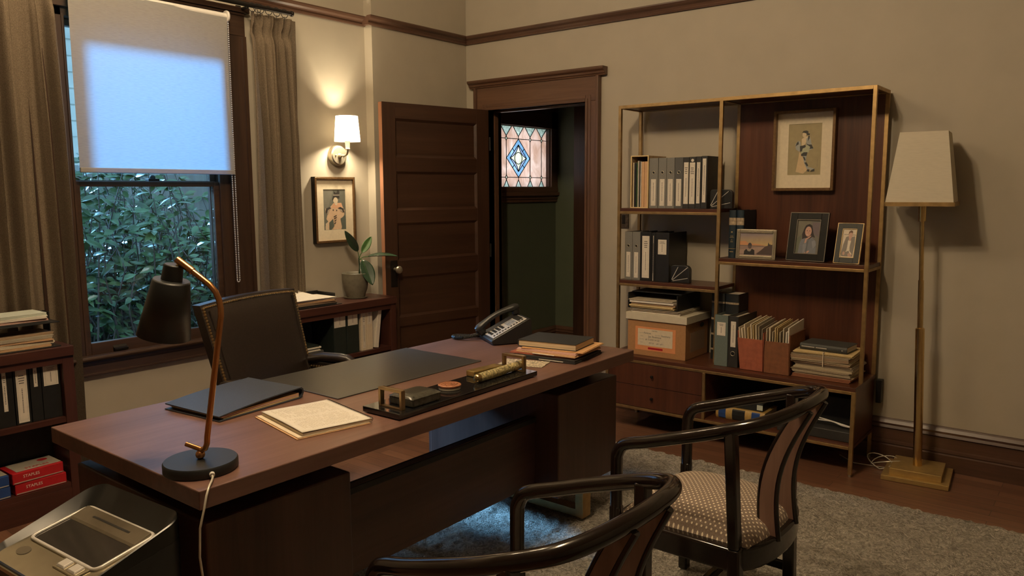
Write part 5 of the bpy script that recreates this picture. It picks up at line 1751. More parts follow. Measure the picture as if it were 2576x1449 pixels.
shapes = [((0.17, 0.16, 0.12), P([(1185, 270), (1450, 270), (1380, 520), (1185, 640)])), ((0.15, 0.12, 0.13), P([(1480, 300), (1640, 300), (1640, 520), (1500, 470)])),
          ((0.13, 0.14, 0.10), P([(1185, 560), (1290, 480), (1270, 775), (1185, 775)])),
          (JKT, P([(1240, 775), (1260, 620), (1310, 530), (1400, 560), (1500, 530), (1590, 590), (1600, 775)])),
          (HAIR, P([(1300, 560), (1292, 480), (1330, 380), (1380, 335), (1440, 330), (1490, 380), (1520, 470), (1560, 530), (1500, 520), (1440, 560), (1360, 540)])),
          (SKN, P(ell(1412, 440, 66, 78))), ((0.42, 0.22, 0.17), P(ell(1400, 492, 36, 9))), ((0.70, 0.58, 0.5), P(ell(1400, 490, 26, 4))),
          ((0.10, 0.06, 0.05), P(ell(1388, 428, 12, 6))), ((0.10, 0.06, 0.05), P(ell(1440, 430, 12, 6))),
          ((0.44, 0.25, 0.19), P(ell(1414, 456, 8, 14))),
          (HAIR, P([(1330, 440), (1346, 390), (1400, 362), (1460, 368), (1480, 420), (1500, 430), (1480, 350), (1420, 325), (1350, 350), (1318, 420)])),
          (SKN, P([(1352, 620), (1372, 548), (1420, 528), (1478, 498), (1480, 512), (1440, 545), (1400, 560), (1392, 612)])), (SKN, P([(1370, 770), (1400, 744), (1468, 728), (1470, 744), (1440, 770)])),
          ((0.22, 0.235, 0.265), P([(1330, 640), (1395, 606), (1400, 660), (1370, 775), (1340, 775)])), ((0.12, 0.135, 0.16), P([(1400, 600), (1440, 560), (1420, 760), (1398, 775)])), ((0.23, 0.25, 0.28), P([(1500, 590), (1560, 570), (1596, 640), (1540, 700)]))]
picture('photo', ph, -0.062, 0.062, 0.042, 0.226, 0.006, shapes, (0.15, 0.14, 0.12))
MB().bar((0, 0.019, 0.17), (0, 0.115, 0.033), 0.05, 0.003).build('easel_back', 'blackm', ph)

ph = frame_thing('photo_frame', 'narrow grey photo frame with a person in a grey suit', 'photo frame', (-1.165, 4.325, ZR3 + 0.0062), 0.130, 0.212, 0.014, 0.030, 'greybook', (math.radians(-13), 0, math.radians(-7)), edge_mat='gold')
q = MB()
for a, b, c, e in ((-0.0375, -0.035, 0.028, 0.184), (0.035, 0.0375, 0.028, 0.184), (-0.0375, 0.0375, 0.028, 0.0305), (-0.0375, 0.0375, 0.1815, 0.184)):
    q.box(a, b, -0.0015, 0.001, c, e)
q.build('inner_rim', 'gold', ph)
P = px(1985, 390, 2270, 855)
SUIT = (0.25, 0.225, 0.20)
shapes = [((0.36, 0.32, 0.27), P([(2010, 470), (2265, 476), (2265, 490), (2010, 484)])),
          (SUIT, P([(1992, 800), (2020, 640), (2060, 520), (2110, 500), (2160, 520), (2250, 500), (2262, 640), (2240, 840), (2010, 840)])),
          ((0.72, 0.66, 0.55), P([(2110, 580), (2150, 545), (2176, 580), (2160, 680), (2170, 740), (2100, 760), (2110, 680)])),
          ((0.55, 0.35, 0.28), P(ell(2150, 485, 42, 62))), ((0.55, 0.35, 0.28), P([(2122, 530), (2176, 520), (2168, 580), (2128, 580)])),
          ((0.16, 0.10, 0.07), P([(2104, 480), (2110, 430), (2150, 405), (2190, 420), (2196, 470), (2180, 446), (2130, 446)])),
          ((0.55, 0.36, 0.29), P(ell(2050, 790, 26, 32))), ((0.50, 0.33, 0.27), P([(2130, 800), (2180, 770), (2230, 800), (2210, 845), (2150, 840)])),
          ((0.72, 0.66, 0.55), P([(2080, 760), (2110, 742), (2110, 762)])), ((0.72, 0.66, 0.55), P([(2160, 740), (2230, 800), (2210, 806), (2156, 760)]))]
picture('photo', ph, -0.035, 0.035, 0.0305, 0.1815, 0.004, shapes, (0.68, 0.60, 0.48))
MB().bar((0, 0.015, 0.13), (0, 0.092, 0.030), 0.04, 0.003).build('easel_back', 'blackm', ph)

# wall plate seen through the bookcase, plug on the cabinet side
op = thing('outlet_plate', 'dark bronze switch plate on the back wall behind the bookcase', 'switch plate', (-2.674, YB - 0.006, 1.304))
MB().box(-0.038, 0.038, 0, 0.006, -0.060, 0.060).build('plate', 'outlet', op, bevel=0.002)
MB().box(-0.012, 0.012, -0.003, 0.0, -0.03, 0.03).build('rocker', 'iron', op, bevel=0.001)
pg = thing('plug_adapter', 'black plug adapter on the wall behind the bookcase side', 'plug', (-1.02, YB, 0.385))
MB().box(-0.014, 0.014, -0.045, 0, -0.065, 0.065).build('adapter_body', 'blackb', pg, bevel=0.003)
cc_ = thing('floor_cable', 'thin clear cable coiled on the floor between bookcase and floor lamp', 'cable', (-0.99, 4.43, 0))
pts = []
for k in range(40):
    a = 2 * PI * k / 20
    pts.append((0.02 + 0.07 * math.cos(a) + 0.001 * k, 0.05 * math.sin(a), 0.005 + 0.055 * abs(math.sin(a * 0.5 + k * 0.05))))
pts = [(-0.2, 0.06, 0.005), (-0.1, -0.03, 0.005)] + pts + [(0.12, 0.03, 0.005), (0.16, 0.10, 0.005)]
MB().tube(pts, 0.0028, 8).build('cable', 'cord', cc_, smooth=True)

# ================================================================== things on the desk
bl_ = MB((-2.41, 2.135, DZ)).box(-2.645, -2.176, 1.74, 2.53, DZ + 0.0003, DZ + 0.004).build('desk_blotter', 'blotter', None, bevel=0.0015)
bl_.location = (-2.41, 2.135, DZ)
tag(bl_, 'large black leather blotter lying along the sitter side of the desk', 'desk pad')

# padded folder
pf = thing('leather_folio', 'navy black leather folio holding papers, next to the copper desk lamp', 'folio', (-2.425, 1.482, DZ + 0.0006), math.radians(6))
n_ = 10


def folio_top(u, v):
    x = -0.143 + 0.286 * u
    y = -0.170 + 0.345 * v
    z = 0.022 + 0.017 * v + 0.006 * math.sin(PI * v) * (1 - 0.3 * u) - 0.004 * u * (1 - v)
    return (x, y, z)


def folio_bot(u, v):
    a = folio_top(u, v)
    return (a[0], a[1], a[2] - 0.004)


q = MB().grid(folio_top, 12, 14).grid(folio_bot, 12, 14)
for k in range(14):
    for u_ in (0, 1):
        q.add([folio_top(u_, k / 14), folio_top(u_, (k + 1) / 14), folio_bot(u_, (k + 1) / 14), folio_bot(u_, k / 14)], [(0, 1, 2, 3)])
for k in range(12):
    q.add([folio_top(k / 12, 0), folio_top((k + 1) / 12, 0), folio_bot((k + 1) / 12, 0), folio_bot(k / 12, 0)], [(0, 1, 2, 3)])
q.build('front_cover', 'navy', pf, smooth=True, angle=40)
MB().box(-0.145, 0.146, -0.172, 0.172, 0.0, 0.004).build('back_cover', 'navy', pf, bevel=0.0015)
sp_ = [(0.172, 0.0), (0.184, 0.004), (0.191, 0.019), (0.189, 0.033), (0.180, 0.040), (0.172, 0.039), (0.176, 0.034), (0.183, 0.031), (0.185, 0.019), (0.179, 0.008), (0.172, 0.005)]
MB().prism(sp_, -0.144, 0.145, 'YZ').build('spine', 'navy', pf, smooth=True, angle=60)
for k, (m_, z_, e) in enumerate((('manila', 0.0045, 0), ('pinkpap', 0.010, -.006), ('tan', 0.015, 0.003))):
    MB().hexa([(-0.138, -0.150 + e, z_), (0.139, -0.150 + e, z_), (0.139, 0.172, z_), (-0.138, 0.172, z_)], [(-0.138, -0.150 + e, z_ + 0.003), (0.139, -0.150 + e, z_ + 0.003), (0.139, 0.172, z_ + 0.005), (-0.138, 0.172, z_ + 0.005)]).build('paper_leaf', m_, pf)

# pad on a manila folder
fd = thing('file_folder', 'tan manila folder with a tab lying under the printed notepad', 'folder', (-2.035, 1.53, DZ + 0.0004), math.radians(-11))
MB().prism([(-0.158, -0.135), (0.155, -0.135), (0.155, 0.118), (-0.158, 0.118), (-0.158, 0.02), (-0.172, 0.015), (-0.172, -0.085), (-0.158, -0.092)], 0.0, 0.003, 'XY').build('leaf', 'tan', fd)
MB().prism([(-0.155, -0.13), (0.152, -0.13), (0.152, 0.115), (-0.155, 0.115)], 0.0032, 0.006, 'XY').build('inner_paper', 'cream', fd)
MB().box(-0.06, -0.045, -0.141, -0.128, 0.001, 0.009).build('binder_clip', 'iron', fd, bevel=0.001) if False else None
np_ = thing('notepad', 'spiral bound pad with a printed cream page on the tan folder', 'notepad', (-2.035, 1.535, DZ + 0.0066), math.radians(-11))
MB().box(-0.152, 0.150, -0.118, 0.120, 0.0, 0.0085).build('page_block', 'pedge', np_, bevel=0.001)
q = MB()


def padtop(u, v):
    return (-0.153 + 0.304 * u, -0.120 + 0.242 * v, 0.009 + 0.003 * math.sin(PI * u * 0.9) * (1 - v) + 0.0025 * (1 - v) ** 2)


q.grid(padtop, 16, 16)
tp_o = q.build('top_page', 'padpage', np_, smooth=True, solid=-0.0006)
q = MB()
for k in range(44):
    x = -0.147 + 0.294 * k / 43
    q.tube([(x, 0.121 + 0.0055 * math.cos(a), 0.0055 + 0.0065 * math.sin(a)) for a in [2 * PI * j / 10 for j in range(11)]], 0.0007, 5, caps=False)
q.build('spiral_wire', 'iron', np_)
rr = random.Random(3)
for col in (0, 1):
    q = MB()
    for r_ in range(24):
        v = 0.10 + 0.80 * r_ / 24
        a0 = 0.07 + 0.46 * col
        x = a0
        while x < a0 + 0.38:
            w_ = rr.uniform(0.02, 0.06)
            if rr.random() < 0.82:
                p0, p1 = padtop(x, v), padtop(min(x + w_, a0 + 0.39), v)
                q.add([(p0[0], p0[1], p0[2] + .0009), (p1[0], p1[1], p1[2] + .0009), (p1[0], p1[1] + 0.0032, p1[2] + .0009), (p0[0], p0[1] + 0.0032, p0[2] + .0009)], [(0, 1, 2, 3)])
            x += w_ + 0.012
    q.build('print_lines', 'fadedink', tp_o)

# desk lamp
dl = thing('desk_lamp', 'copper stemmed desk lamp with black shade on the near end of the desk', 'desk lamp', (-1.915, 1.063, DZ))
lu = Vector((-0.9, -0.43, 0)).normalized()


def lp(s, z, n__=0.0):
    return (lu.x * s - lu.y * n__, lu.y * s + lu.x * n__, z - DZ)


MB().lathe([(0.094, 0.0005), (0.096, 0.004), (0.096, 0.024), (0.093, 0.028), (0.0, 0.0285)], (0, 0, 0), 56).build('base', 'lampblk', dl, smooth=True, angle=50)
MB().sphere((0, 0, 0.040), 0.0125, 18).build('ball_joint', 'copper', dl, smooth=True)
path = [lp(-0.004, 0.812), lp(-0.016, 0.818), lp(-0.022, 0.832)] + [lp(-0.024 - 0.060 * k / 8, 0.85 + 0.33 * k / 8) for k in range(9)]
path += [lp(-0.0845, 1.20), lp(-0.081, 1.222), lp(-0.072, 1.243), lp(-0.055, 1.262), lp(-0.02, 1.287), lp(0.012, 1.309), lp(0.030, 1.321)]
st_o = MB().tube(path, 0.0078, 14).build('stem', 'copper', dl, smooth=True)
MB().tube([lp(-0.008, 1.2955), lp(0.036, 1.3255)], 0.0098, 14).build('sleeve', 'copper', st_o, smooth=True)
MB().tube([lp(-0.004, 0.814), lp(0.042, 0.826)], 0.0062, 12).build('handle', 'copper', dl, smooth=True)
S0, S1 = Vector(lp(0.056, 1.272)), Vector(lp(0.090, 1.120))
ax = (S1 - S0).normalized()
hd_ = MB().tube([S0 - ax * 0.042, S0 + ax * 0.002], [0.0245, 0.027], 28).build('head_cap', 'lampblk', dl, smooth=True, angle=40, bevel=0.003)
q = MB().tube([S0, S0 + ax * 0.006, S1], [0.045, 0.0475, 0.068], 44, caps=False)
q.tube([S0, S0 + ax * 0.002], [0.045, 0.0451], 44)
q.build('lamp_shade', 'lampblk', dl, smooth=True, angle=40, solid=0.0012)
MB().tube([Vector(lp(0.022, 1.314)), Vector(lp(0.052, 1.30))], 0.006, 10).build('hinge_pin', 'brassb', st_o, smooth=True)
MB().tube([S0 + ax * 0.01, S0 + ax * 0.05, S0 + ax * 0.09, S0 + ax * 0.11], [0.015, 0.02, 0.028, 0.012], 14).build('light_bulb', 'wcord', dl, smooth=True)
B0 = Vector((-1.915, 1.063, DZ))
cpts = [Vector(p) for p in ((-1.822, 1.040, .772), (-1.806, 1.033, .770), (-1.790, 1.020, .768), (-1.768, 1.000, .7655), (-1.757, 0.985, .748), (-1.752, 0.975, .72), (-1.754, 0.962, .672), (-1.754, .957, .598), (-1.750, .962, .52), (-1.742, .975, .38), (-1.735, .985, .22), (-1.73, .99, .08), (-1.72, 1.0, .02))]
MB().tube([p - B0 for p in cpts], 0.0030, 10).build('power_cord', 'cord', dl, smooth=True)
MB().tube([Vector((-1.836, 1.046, .775)) - B0, Vector((-1.815, 1.037, .772)) - B0], [0.0085, 0.0065], 12).build('cord_plug', 'wcord', dl, smooth=True)

# tray set
ty = thing('desk_tray', 'black glass desk tray with two brass handles at the front of the desk', 'tray', (-1.90, 2.07, DZ + 0.0003), math.radians(0.8))
MB().box(-0.088, 0.088, -0.380, 0.384, 0.004, 0.022).box(-0.08, 0.08, -0.37, 0.37, 0.0, 0.004).build('slab', 'obsid', ty, bevel=0.0012)
for y in (-0.337, 0.335):
    q = MB()
    for x in (-0.042, 0.058):
        q.box(x - 0.005, x + 0.005, y - 0.009, y + 0.009, 0.022, 0.088)
    q.box(-0.037, 0.053, y - 0.009, y + 0.009, 0.079, 0.088)
    q.box(-0.037, 0.053, y - 0.007, y + 0.007, 0.022, 0.027)
    q.build('handle', 'bronze', ty, bevel=0.001)
ZT_ = DZ + 0.0228
sb = thing('stone_box', 'dark green black domed box on the desk tray beside a brass handle', 'box', (-1.880, 1.835, ZT_), math.radians(1))
MB().box(-0.057, 0.057, -0.070, 0.070, 0, 0.028).build('box_body', 'stonebox', sb, bevel=0.006)
q = MB().grid(lambda u, v: (-0.058 + 0.116 * u, -0.071 + 0.142 * v, 0.028 + 0.012 * (max(0, 1 - abs(2 * u - 1) ** 3) ** 0.6) * (max(0, 1 - abs(2 * v - 1) ** 6) ** 0.6)), 16, 24)
q.build('lid', 'stonebox', sb, smooth=True)
cn = thing('copper_disc', 'round copper relief medallion resting on a clear disc on the tray', 'paperweight', (-1.905, 2.035, ZT_))
MB().lathe([(0.040, 0.0), (0.041, 0.003), (0.040, 0.008)], (0, 0, 0), 40).build('clear_disc', 'pale', cn, smooth=True, angle=50)
MB().lathe([(0.041, 0.009), (0.0425, 0.012), (0.0425, 0.016), (0.039, 0.018), (0.0385, 0.0165), (0.0, 0.0172)], (0, 0, 0), 44).build('medallion', 'coin', cn, smooth=True, angle=50)
q = MB().tube([(0.012 * math.cos(a), 0.012 * math.sin(a), 0.0175) for a in [2 * PI * k / 14 for k in range(15)]], 0.0014, 6, caps=False)
for k in range(6):
    a = 2 * PI * k / 6
    q.tube([(0.016 * math.cos(a + .5 * j), 0.016 * math.sin(a + .5 * j) * 1.0 + 0.0, 0.0178) if False else ((0.016 + 0.005 * j) * math.cos(a + .3 * j), (0.016 + 0.005 * j) * math.sin(a + .3 * j), 0.0175) for j in range(4)], 0.0016, 6)
q.build('relief', 'coin', cn, smooth=True)
bb = MB().box(-0.0225, 0.0225, -0.081, 0.081, 0, 0.022).build('brass_box', 'brassbox', None, bevel=0.003)
bb.location, bb.rotation_euler = (-1.962, 2.30, ZT_), (0, 0, math.radians(-4))
tag(bb, 'small flat brass box at the back of the desk tray', 'box')
cy = thing('engraved_cylinder', 'engraved brass cylinder lying on the tray by the far handle', 'desk ornament', (-1.886, 2.302, ZT_ + 0.0180), math.radians(3))
MB().tube([(0, -0.135, 0), (0, 0.135, 0)], 0.0168, 24).build('barrel', 'brasscyl', cy, smooth=True, angle=50)
for s in (-1, 1):
    MB().tube([(0, s * 0.135, 0), (0, s * 0.145, 0), (0, s * 0.152, 0), (0, s * 0.155, 0)], [0.0172, 0.016, 0.012, 0.003], 24).build('end_cap', 'brassb', cy, smooth=True, angle=60)
cd = MB().box(-0.105, 0.095, -0.058, 0.058, 0, 0.003).build('speckled_card', 'card', None, bevel=0.0006)
cd.location, cd.rotation_euler = (-1.998, 2.612, DZ + 0.0004), (0, 0, math.radians(18))
tag(cd, 'speckled cream and gold card lying on the desk past the tray', 'card')

# papers and black book at the far end
lst = [('folio_case', 'blackm', (-1.985, 2.835), (0.315, 0.270), 0.016, 7, 'black document case at the bottom of the pile on the far desk end', 'document case'),
       ('file_folder', 'redrope', (-2.01, 2.845), (0.32, 0.262), 0.007, 9, 'dark red folder just above the black document case', 'folder'),
       ('file_folder', 'tan', (-1.985, 2.845), (0.30, 0.255), 0.008, 6, 'tan folder with white tabs in the pile under the black book', 'folder'),
       ('file_folder', 'pinkpap', (-1.99, 2.85), (0.295, 0.25), 0.009, 8, 'pinkish folder in the pile under the black book', 'folder'),
       ('file_folder', 'tan2', (-1.972, 2.86), (0.300, 0.25), 0.006, 11, 'orange tan folder directly under the black book on the desk', 'folder')]
z = DZ + 0.0004
for nm, m_, c_, sz, h_, ang, lb, ct in lst:
    o = MB().box(-sz[0] / 2, sz[0] / 2, -sz[1] / 2, sz[1] / 2, 0, h_ * 0.45).box(-sz[0] / 2 + .002, sz[0] / 2 - .003, -sz[1] / 2 + .003, sz[1] / 2 - .002, h_ * 0.45, h_ - 0.0006)
    o = o.build(nm, m_, None, bevel=0.001)
    o.location = (c_[0], c_[1], z)
    o.rotation_euler = (0, 0, math.radians(ang))
    tag(o, lb, ct, 'papers piled on the far desk end' if ct == 'folder' else None)
    if nm == 'folio_case':
        MB().box(-0.02, 0.10, -sz[1] / 2 - 0.002, -sz[1] / 2 + 0.03, 0.004, 0.007).build('white_tab', 'white', o)
    elif m_ == 'tan':
        MB().box(-0.06, 0.05, -sz[1] / 2 - 0.006, -sz[1] / 2 + 0.03, 0.001, 0.003).build('white_tab', 'white', o)
    z += h_
bk_ = thing('notebook', 'thick black covered notebook topmost in the pile on the far desk end', 'notebook', (-1.998, 2.845, z), math.radians(10))
MB().box(-0.138, 0.140, -0.102, 0.100, 0.003, 0.027).build('pages', 'creamedge', bk_)
MB().box(-0.142, 0.143, -0.105, 0.103, 0, 0.003).box(-0.142, 0.143, -0.105, 0.103, 0.027, 0.030).box(-0.143, -0.139, -0.105, 0.103, 0.003, 0.027).build('cover', 'moley', bk_, bevel=0.0015)

# telephone
tp = thing('desk_telephone', 'black office telephone with silver keypad at the far corner of the desk', 'telephone', (-2.452, 2.885, DZ + 0.0004), math.radians(-31.5))
# local: low front edge at y = 0, rises towards +y, handset at -x
PH = [(0.0, 0.002), (0.185, 0.002), (0.205, 0.020), (0.198, 0.118), (0.186, 0.122), (0.0, 0.030), (-0.008, 0.020)]
MB().prism(PH, -0.085, 0.115, 'YZ').build('housing', 'black', tp, bevel=0.004, smooth=True)
sl_ = (0.122 - 0.030) / 0.186


def face(x, y, d=0.0):
    return (x, y - d * 0.44, 0.030 + sl_ * y + d * 0.9)


def facebox(mb, x0, x1, y0, y1, d0, d1):
    lo = [face(x0, y0, d0), face(x1, y0, d0), face(x1, y1, d0), face(x0, y1, d0)]
    hi = [face(x0, y0, d1), face(x1, y0, d1), face(x1, y1, d1), face(x0, y1, d1)]
    mb.hexa(lo, hi)


q = MB()
facebox(q, -0.018, 0.106, 0.004, 0.178, 0.0005, 0.003)
kp = q.build('key_plate', 'silver', tp, bevel=0.0008)
q = MB()
for r_ in range(4):
    for c_ in range(3):
        facebox(q, -0.006 + c_ * 0.021, 0.010 + c_ * 0.021, 0.014 + r_ * 0.019, 0.026 + r_ * 0.019, 0.003, 0.0065)
q.build('number_keys', 'black', kp, bevel=0.001)
q = MB()
for r_ in range(11):
    facebox(q, 0.080, 0.090, 0.014 + r_ * 0.0145, 0.022 + r_ * 0.0145, 0.003, 0.0055)
q.build('line_keys', 'black', kp, bevel=0.0008)
q = MB()
facebox(q, -0.010, 0.066, 0.100, 0.140, 0.003, 0.005)
q.build('display', 'lcd', kp)
q = MB()
facebox(q, -0.012, 0.07, 0.146, 0.172, 0.003, 0.008)
q.build('speaker_block', 'black', kp, bevel=0.002)
hp = []
for k in range(15):
    t_ = k / 14
    y = -0.018 + 0.222 * t_
    hp.append(Vector(face(-0.052, y, 0.030 + 0.022 * math.sin(PI * t_))))
q = MB().tube(hp, [0.019, 0.025, 0.023, 0.020, 0.018, 0.0175, 0.017, 0.017, 0.017, 0.0175, 0.018, 0.020, 0.023, 0.025, 0.018], 16, flatk=0.8)
for i_, y in ((1, 0.004), (13, 0.182)):
    q.tube([hp[i_], Vector(face(-0.052, y, 0.004))], [0.023, 0.020], 16)
q.build('handset', 'black', tp, smooth=True, angle=60)
cp = []
c0, c1 = Vector((-0.052, -0.012, 0.034)), Vector((-0.135, -0.11, 0.014))
ctl = [Vector((-0.052, -0.020, 0.030)), Vector((-0.058, -0.055, 0.022)), Vector((-0.072, -0.095, 0.014)), Vector((-0.100, -0.125, 0.012)), Vector((-0.130, -0.130, 0.012)), Vector((-0.142, -0.108, 0.012)), Vector((-0.128, -0.080, 0.012)), Vector((-0.108, -0.045, 0.012)), Vector((-0.095, 0.0, 0.012)), Vector((-0.085, 0.03, 0.012))]
TURN = 64
for k in range(TURN * 8 + 1):
    t_ = k / (TURN * 8) * (len(ctl) - 1)
    i_ = min(int(t_), len(ctl) - 2)
    s = t_ - i_
    p0, p1, p2, p3 = ctl[max(i_ - 1, 0)], ctl[i_], ctl[i_ + 1], ctl[min(i_ + 2, len(ctl) - 1)]
    c_ = 0.5 * ((2 * p1) + (p2 - p0) * s + (2 * p0 - 5 * p1 + 4 * p2 - p3) * s * s + (3 * p1 - p0 - 3 * p2 + p3) * s ** 3)
    tg = (p2 - p1).normalized()
    n1 = tg.cross(Vector((0, 0, 1))).normalized()
    n2 = n1.cross(tg)
    a = 2 * PI * k / 8
    cp.append(c_ + (n1 * math.cos(a) + n2 * math.sin(a)) * 0.0075)
MB().tube(cp, 0.0028, 5).build('coiled_cord', 'black', tp, smooth=True)
MB().tube([(-0.052, -0.026, 0.030), (-0.052, -0.008, 0.036)], 0.010, 12).build('cord_boot', 'black', tp, smooth=True)

# ================================================================== left low bookcase contents
XF = -3.8835
for lb, y0, w_, lab_, m_ in (('black binder at the outer left on the upper shelf of the left case', 1.150, 0.062, None, 'blackb'),
                             ('black binder with a slim reddish marked label in the left case', 1.216, 0.068, (0.28, 0.98, 0.24), 'blackb'),
                             ('black binder with a wide cream spine label in the left case', 1.288, 0.0615, (0.03, 0.98, 0.72), 'blackb'),
                             ('black binder with a short narrow label in the left case', 1.354, 0.046, (0.62, 0.97, 0.34), 'blackb'),
                             ('widest black binder with a square white label beside the left case end', 1.403, 0.078, (0.60, 0.97, 0.80), 'blackb')):
    binder(lb, (XF, y0, 0.4555), w_, 0.262, 0.148, m_, R90, lab_, group='binders in the left low bookcase', title=lab_ is not None and w_ > 0.055)


def ream(label, loc, rz, m_, txt):
    t = thing('paper_ream', label, 'paper ream', loc, rz, group='wrapped paper reams')
    MB().box(-0.108, 0.108, -0.075, 0.075, 0, 0.052).build('wrapper', m_, t, bevel=0.003)
    MB().box(-0.085, 0.106, -0.06, 0.072, 0.0522, 0.0526).build('top_panel', 'wrap', t)
    if txt:
        text_mesh('lettering', txt, 0.019, 'white', t, (-0.03, -0.0758, 0.030), UPR, 1.0)
        text_mesh('lettering', txt, 0.028, m_, t, (0.01, -0.035, 0.0529), (0, 0, 0), 1.0)
        MB().prism(ell(0.06, 0.035, 0.022, 0.018), 0.0527, 0.0529, 'XY').build('round_mark', m_, t)
    MB().box(-0.104, 0.104, -0.0756, -0.075, 0.004, 0.008).build('side_stripe', 'wrap', t)
    return t


r1 = ream('red wrapped paper ream, upper of the two red ones', (-3.945, 1.352, 0.1882), R90 + 0.02, 'red', 'STAPLES')
dup(r1, (-3.945, 1.364, 0.1355), R90 - 0.02, 'red wrapped paper ream, lower of the two red ones')
r2 = ream('blue wrapped paper ream, upper of the two blue ones', (-3.945, 1.125, 0.1882), R90, 'blue', None)
dup(r2, (-3.945, 1.127, 0.1355), R90 + 0.01, 'blue wrapped paper ream, lower of the two blue ones')

tr_ = thing('letter_tray', 'two tier black letter tray by the left curtain', 'letter tray', (-3.95, 1.27, 0.7923))
O = (-3.95, 1.27, 0.7923)
q = MB(O)
for z in (0.7925, 0.905):
    q.box(-4.04, -3.862, 1.04, 1.49, z, z + 0.005)
    q.box(-4.04, -4.034, 1.04, 1.49, z + 0.005, z + 0.04)
for y in (1.04, 1.484):
    q.box(-4.04, -3.97, y, y + 0.006, 0.797, 0.945)
q.build('tray_body', 'black', tr_, bevel=0.001)


def pile(base, items, x0, x1, y0, y1, group, seed):
    r_ = random.Random(seed)
    z_ = base
    for nm, m_, h_, lb in items:
        e, f_ = r_.uniform(-.008, .008), r_.uniform(-.010, .010)
        cx_, cy_ = (x0 + x1) / 2 + e * .5, (y0 + y1) / 2 + f_
        o = MB()
        nl_ = max(2, int(h_ / 0.004))
        for k in range(nl_):
            g = r_.uniform(-.004, .004)
            o.box(x0 - (x0 + x1) / 2, x1 - (x0 + x1) / 2, y0 - (y0 + y1) / 2 + g, y1 - (y0 + y1) / 2 + g, k * h_ / nl_, (k + 1) * h_ / nl_ - 0.0006)
        o = o.build(nm, m_, None, bevel=0.0006)
        o.location = (cx_, cy_, z_)
        o.rotation_euler = (0, 0, math.radians(r_.uniform(-2.5, 2.5)))
        tag(o, lb, 'folder' if nm == 'file_folder' else 'papers', group)
        z_ += h_ + 0.0003


pile(0.7978, [('file_folder', 'tan', 0.012, 'bottom tan folder in the lower tier of the black tray'), ('paper_stack', 'cream', 0.016, 'thick cream papers second from the bottom in the lower tray tier'), ('file_folder', 'tan', 0.010, 'tan folder in the middle of the lower tray tier'),
              ('paper_stack', 'folderg', 0.016, 'greyish papers near the top of the lower tray tier'), ('file_folder', 'folderb', 0.010, 'brown folder topmost in the lower tray tier')], -4.02, -3.872, 1.07, 1.462, 'papers in the lower tray tier', 31)
pile(0.9103, [('file_folder', 'blackm', 0.008, 'black folder at the bottom of the upper tray tier'), ('paper_stack', 'pinkpap', 0.012, 'pinkish papers in the upper tray tier by the curtain'), ('paper_stack', 'white', 0.012, 'white papers under the mint folder in the upper tray tier'),
              ('file_folder', 'mint', 0.014, 'pale mint folder topmost on the two tier tray')], -4.02, -3.872, 1.07, 1.450, 'papers in the upper tray tier', 12)

# ================================================================== right low bookcase contents
ZS = 0.4556
XF = -3.907
for lb, y0, w_, m_, lab_ in (('thick dark green binder with a white tag, nearer the desk chair', 3.070, 0.098, 'greenbk', (0.66, 0.99, 0.92)),
                             ('thick dark green binder with a white tag beside the cream ones', 3.215, 0.100, 'greenbk', (0.66, 0.99, 0.80))):
    binder(lb, (XF, y0 + (0.04 if y0 < 3.1 else 0.0), ZS), w_, 0.278, 0.225, m_, R90, lab_, group='binders in the right low bookcase')
binder('cream spined binder beside the thick green ones', (XF, 3.335, ZS), 0.046, 0.276, 0.225, 'cream', R90, (0.06, 0.94, 0.5), group='binders in the right low bookcase', title=True)
binder('cream binder with a tagged label next to the leaning white one', (XF, 3.384, ZS), 0.048, 0.276, 0.225, 'cream', R90, (0.62, 0.94, 0.7), group='binders in the right low bookcase', title=True)
b_ = binder('white binder leaning at the right end of the shelf below the plant', (XF, 3.452, ZS), 0.030, 0.272, 0.22, 'white', R90, None, group='binders in the right low bookcase')
b_.rotation_euler = (0, 0, R90)
b_.rotation_mode = 'XYZ'
b_.matrix_world = Matrix.Translation((XF, 3.452, ZS + 0.005)) @ Matrix.Rotation(-math.radians(8), 4, 'X') @ Matrix.Rotation(R90, 4, 'Z')
gb_ = MB((-3.99, 2.92, ZS)).box(-4.10, -3.885, 2.80, 3.01, ZS, ZS + 0.065).build('grey_box', 'greyd', None, bevel=0.003)
gb_.location = (-3.99, 2.92, ZS)
tag(gb_, 'low grey box with papers on it in the right low bookcase', 'box')
pile(ZS + 0.0655, [('paper_stack', 'white', 0.010, 'white booklet lying on the grey box'), ('file_folder', 'charc', 0.006, 'dark folder between two booklets on the grey box'), ('paper_stack', 'white', 0.010, 'upper white booklet on the grey box'), ('file_folder', 'greenbk', 0.012, 'dark green folder topmost on the grey box')], -4.09, -3.885, 2.805, 2.985, 'papers on the grey box', 44)

tr_ = thing('letter_tray', 'black letter tray with papers beside the plant pot', 'letter tray', (-4.0, 3.0, 0.7923))
O = (-4.0, 3.0, 0.7923)
q = MB(O)
q.box(-4.13, -3.885, 2.76, 3.165, 0.7925, 0.7965).box(-4.13, -4.126, 2.76, 3.165, 0.7965, 0.862).box(-4.13, -3.95, 3.161, 3.165, 0.7965, 0.858).box(-4.13, -3.885, 2.76, 2.764, 0.7965, 0.845)
q.build('tray_body', 'black', tr_, bevel=0.001)
pile(0.7967, [('file_folder', 'blackm', 0.010, 'black folder at the bottom of the tray beside the plant'), ('file_folder', 'folderb', 0.012, 'brown folder in the tray beside the plant'), ('file_folder', 'tan', 0.012, 'tan folder in the tray beside the plant'), ('paper_stack', 'white', 0.010, 'white papers in the tray beside the plant')], -4.108, -3.895, 2.79, 3.125, 'papers in the tray beside the plant', 8)
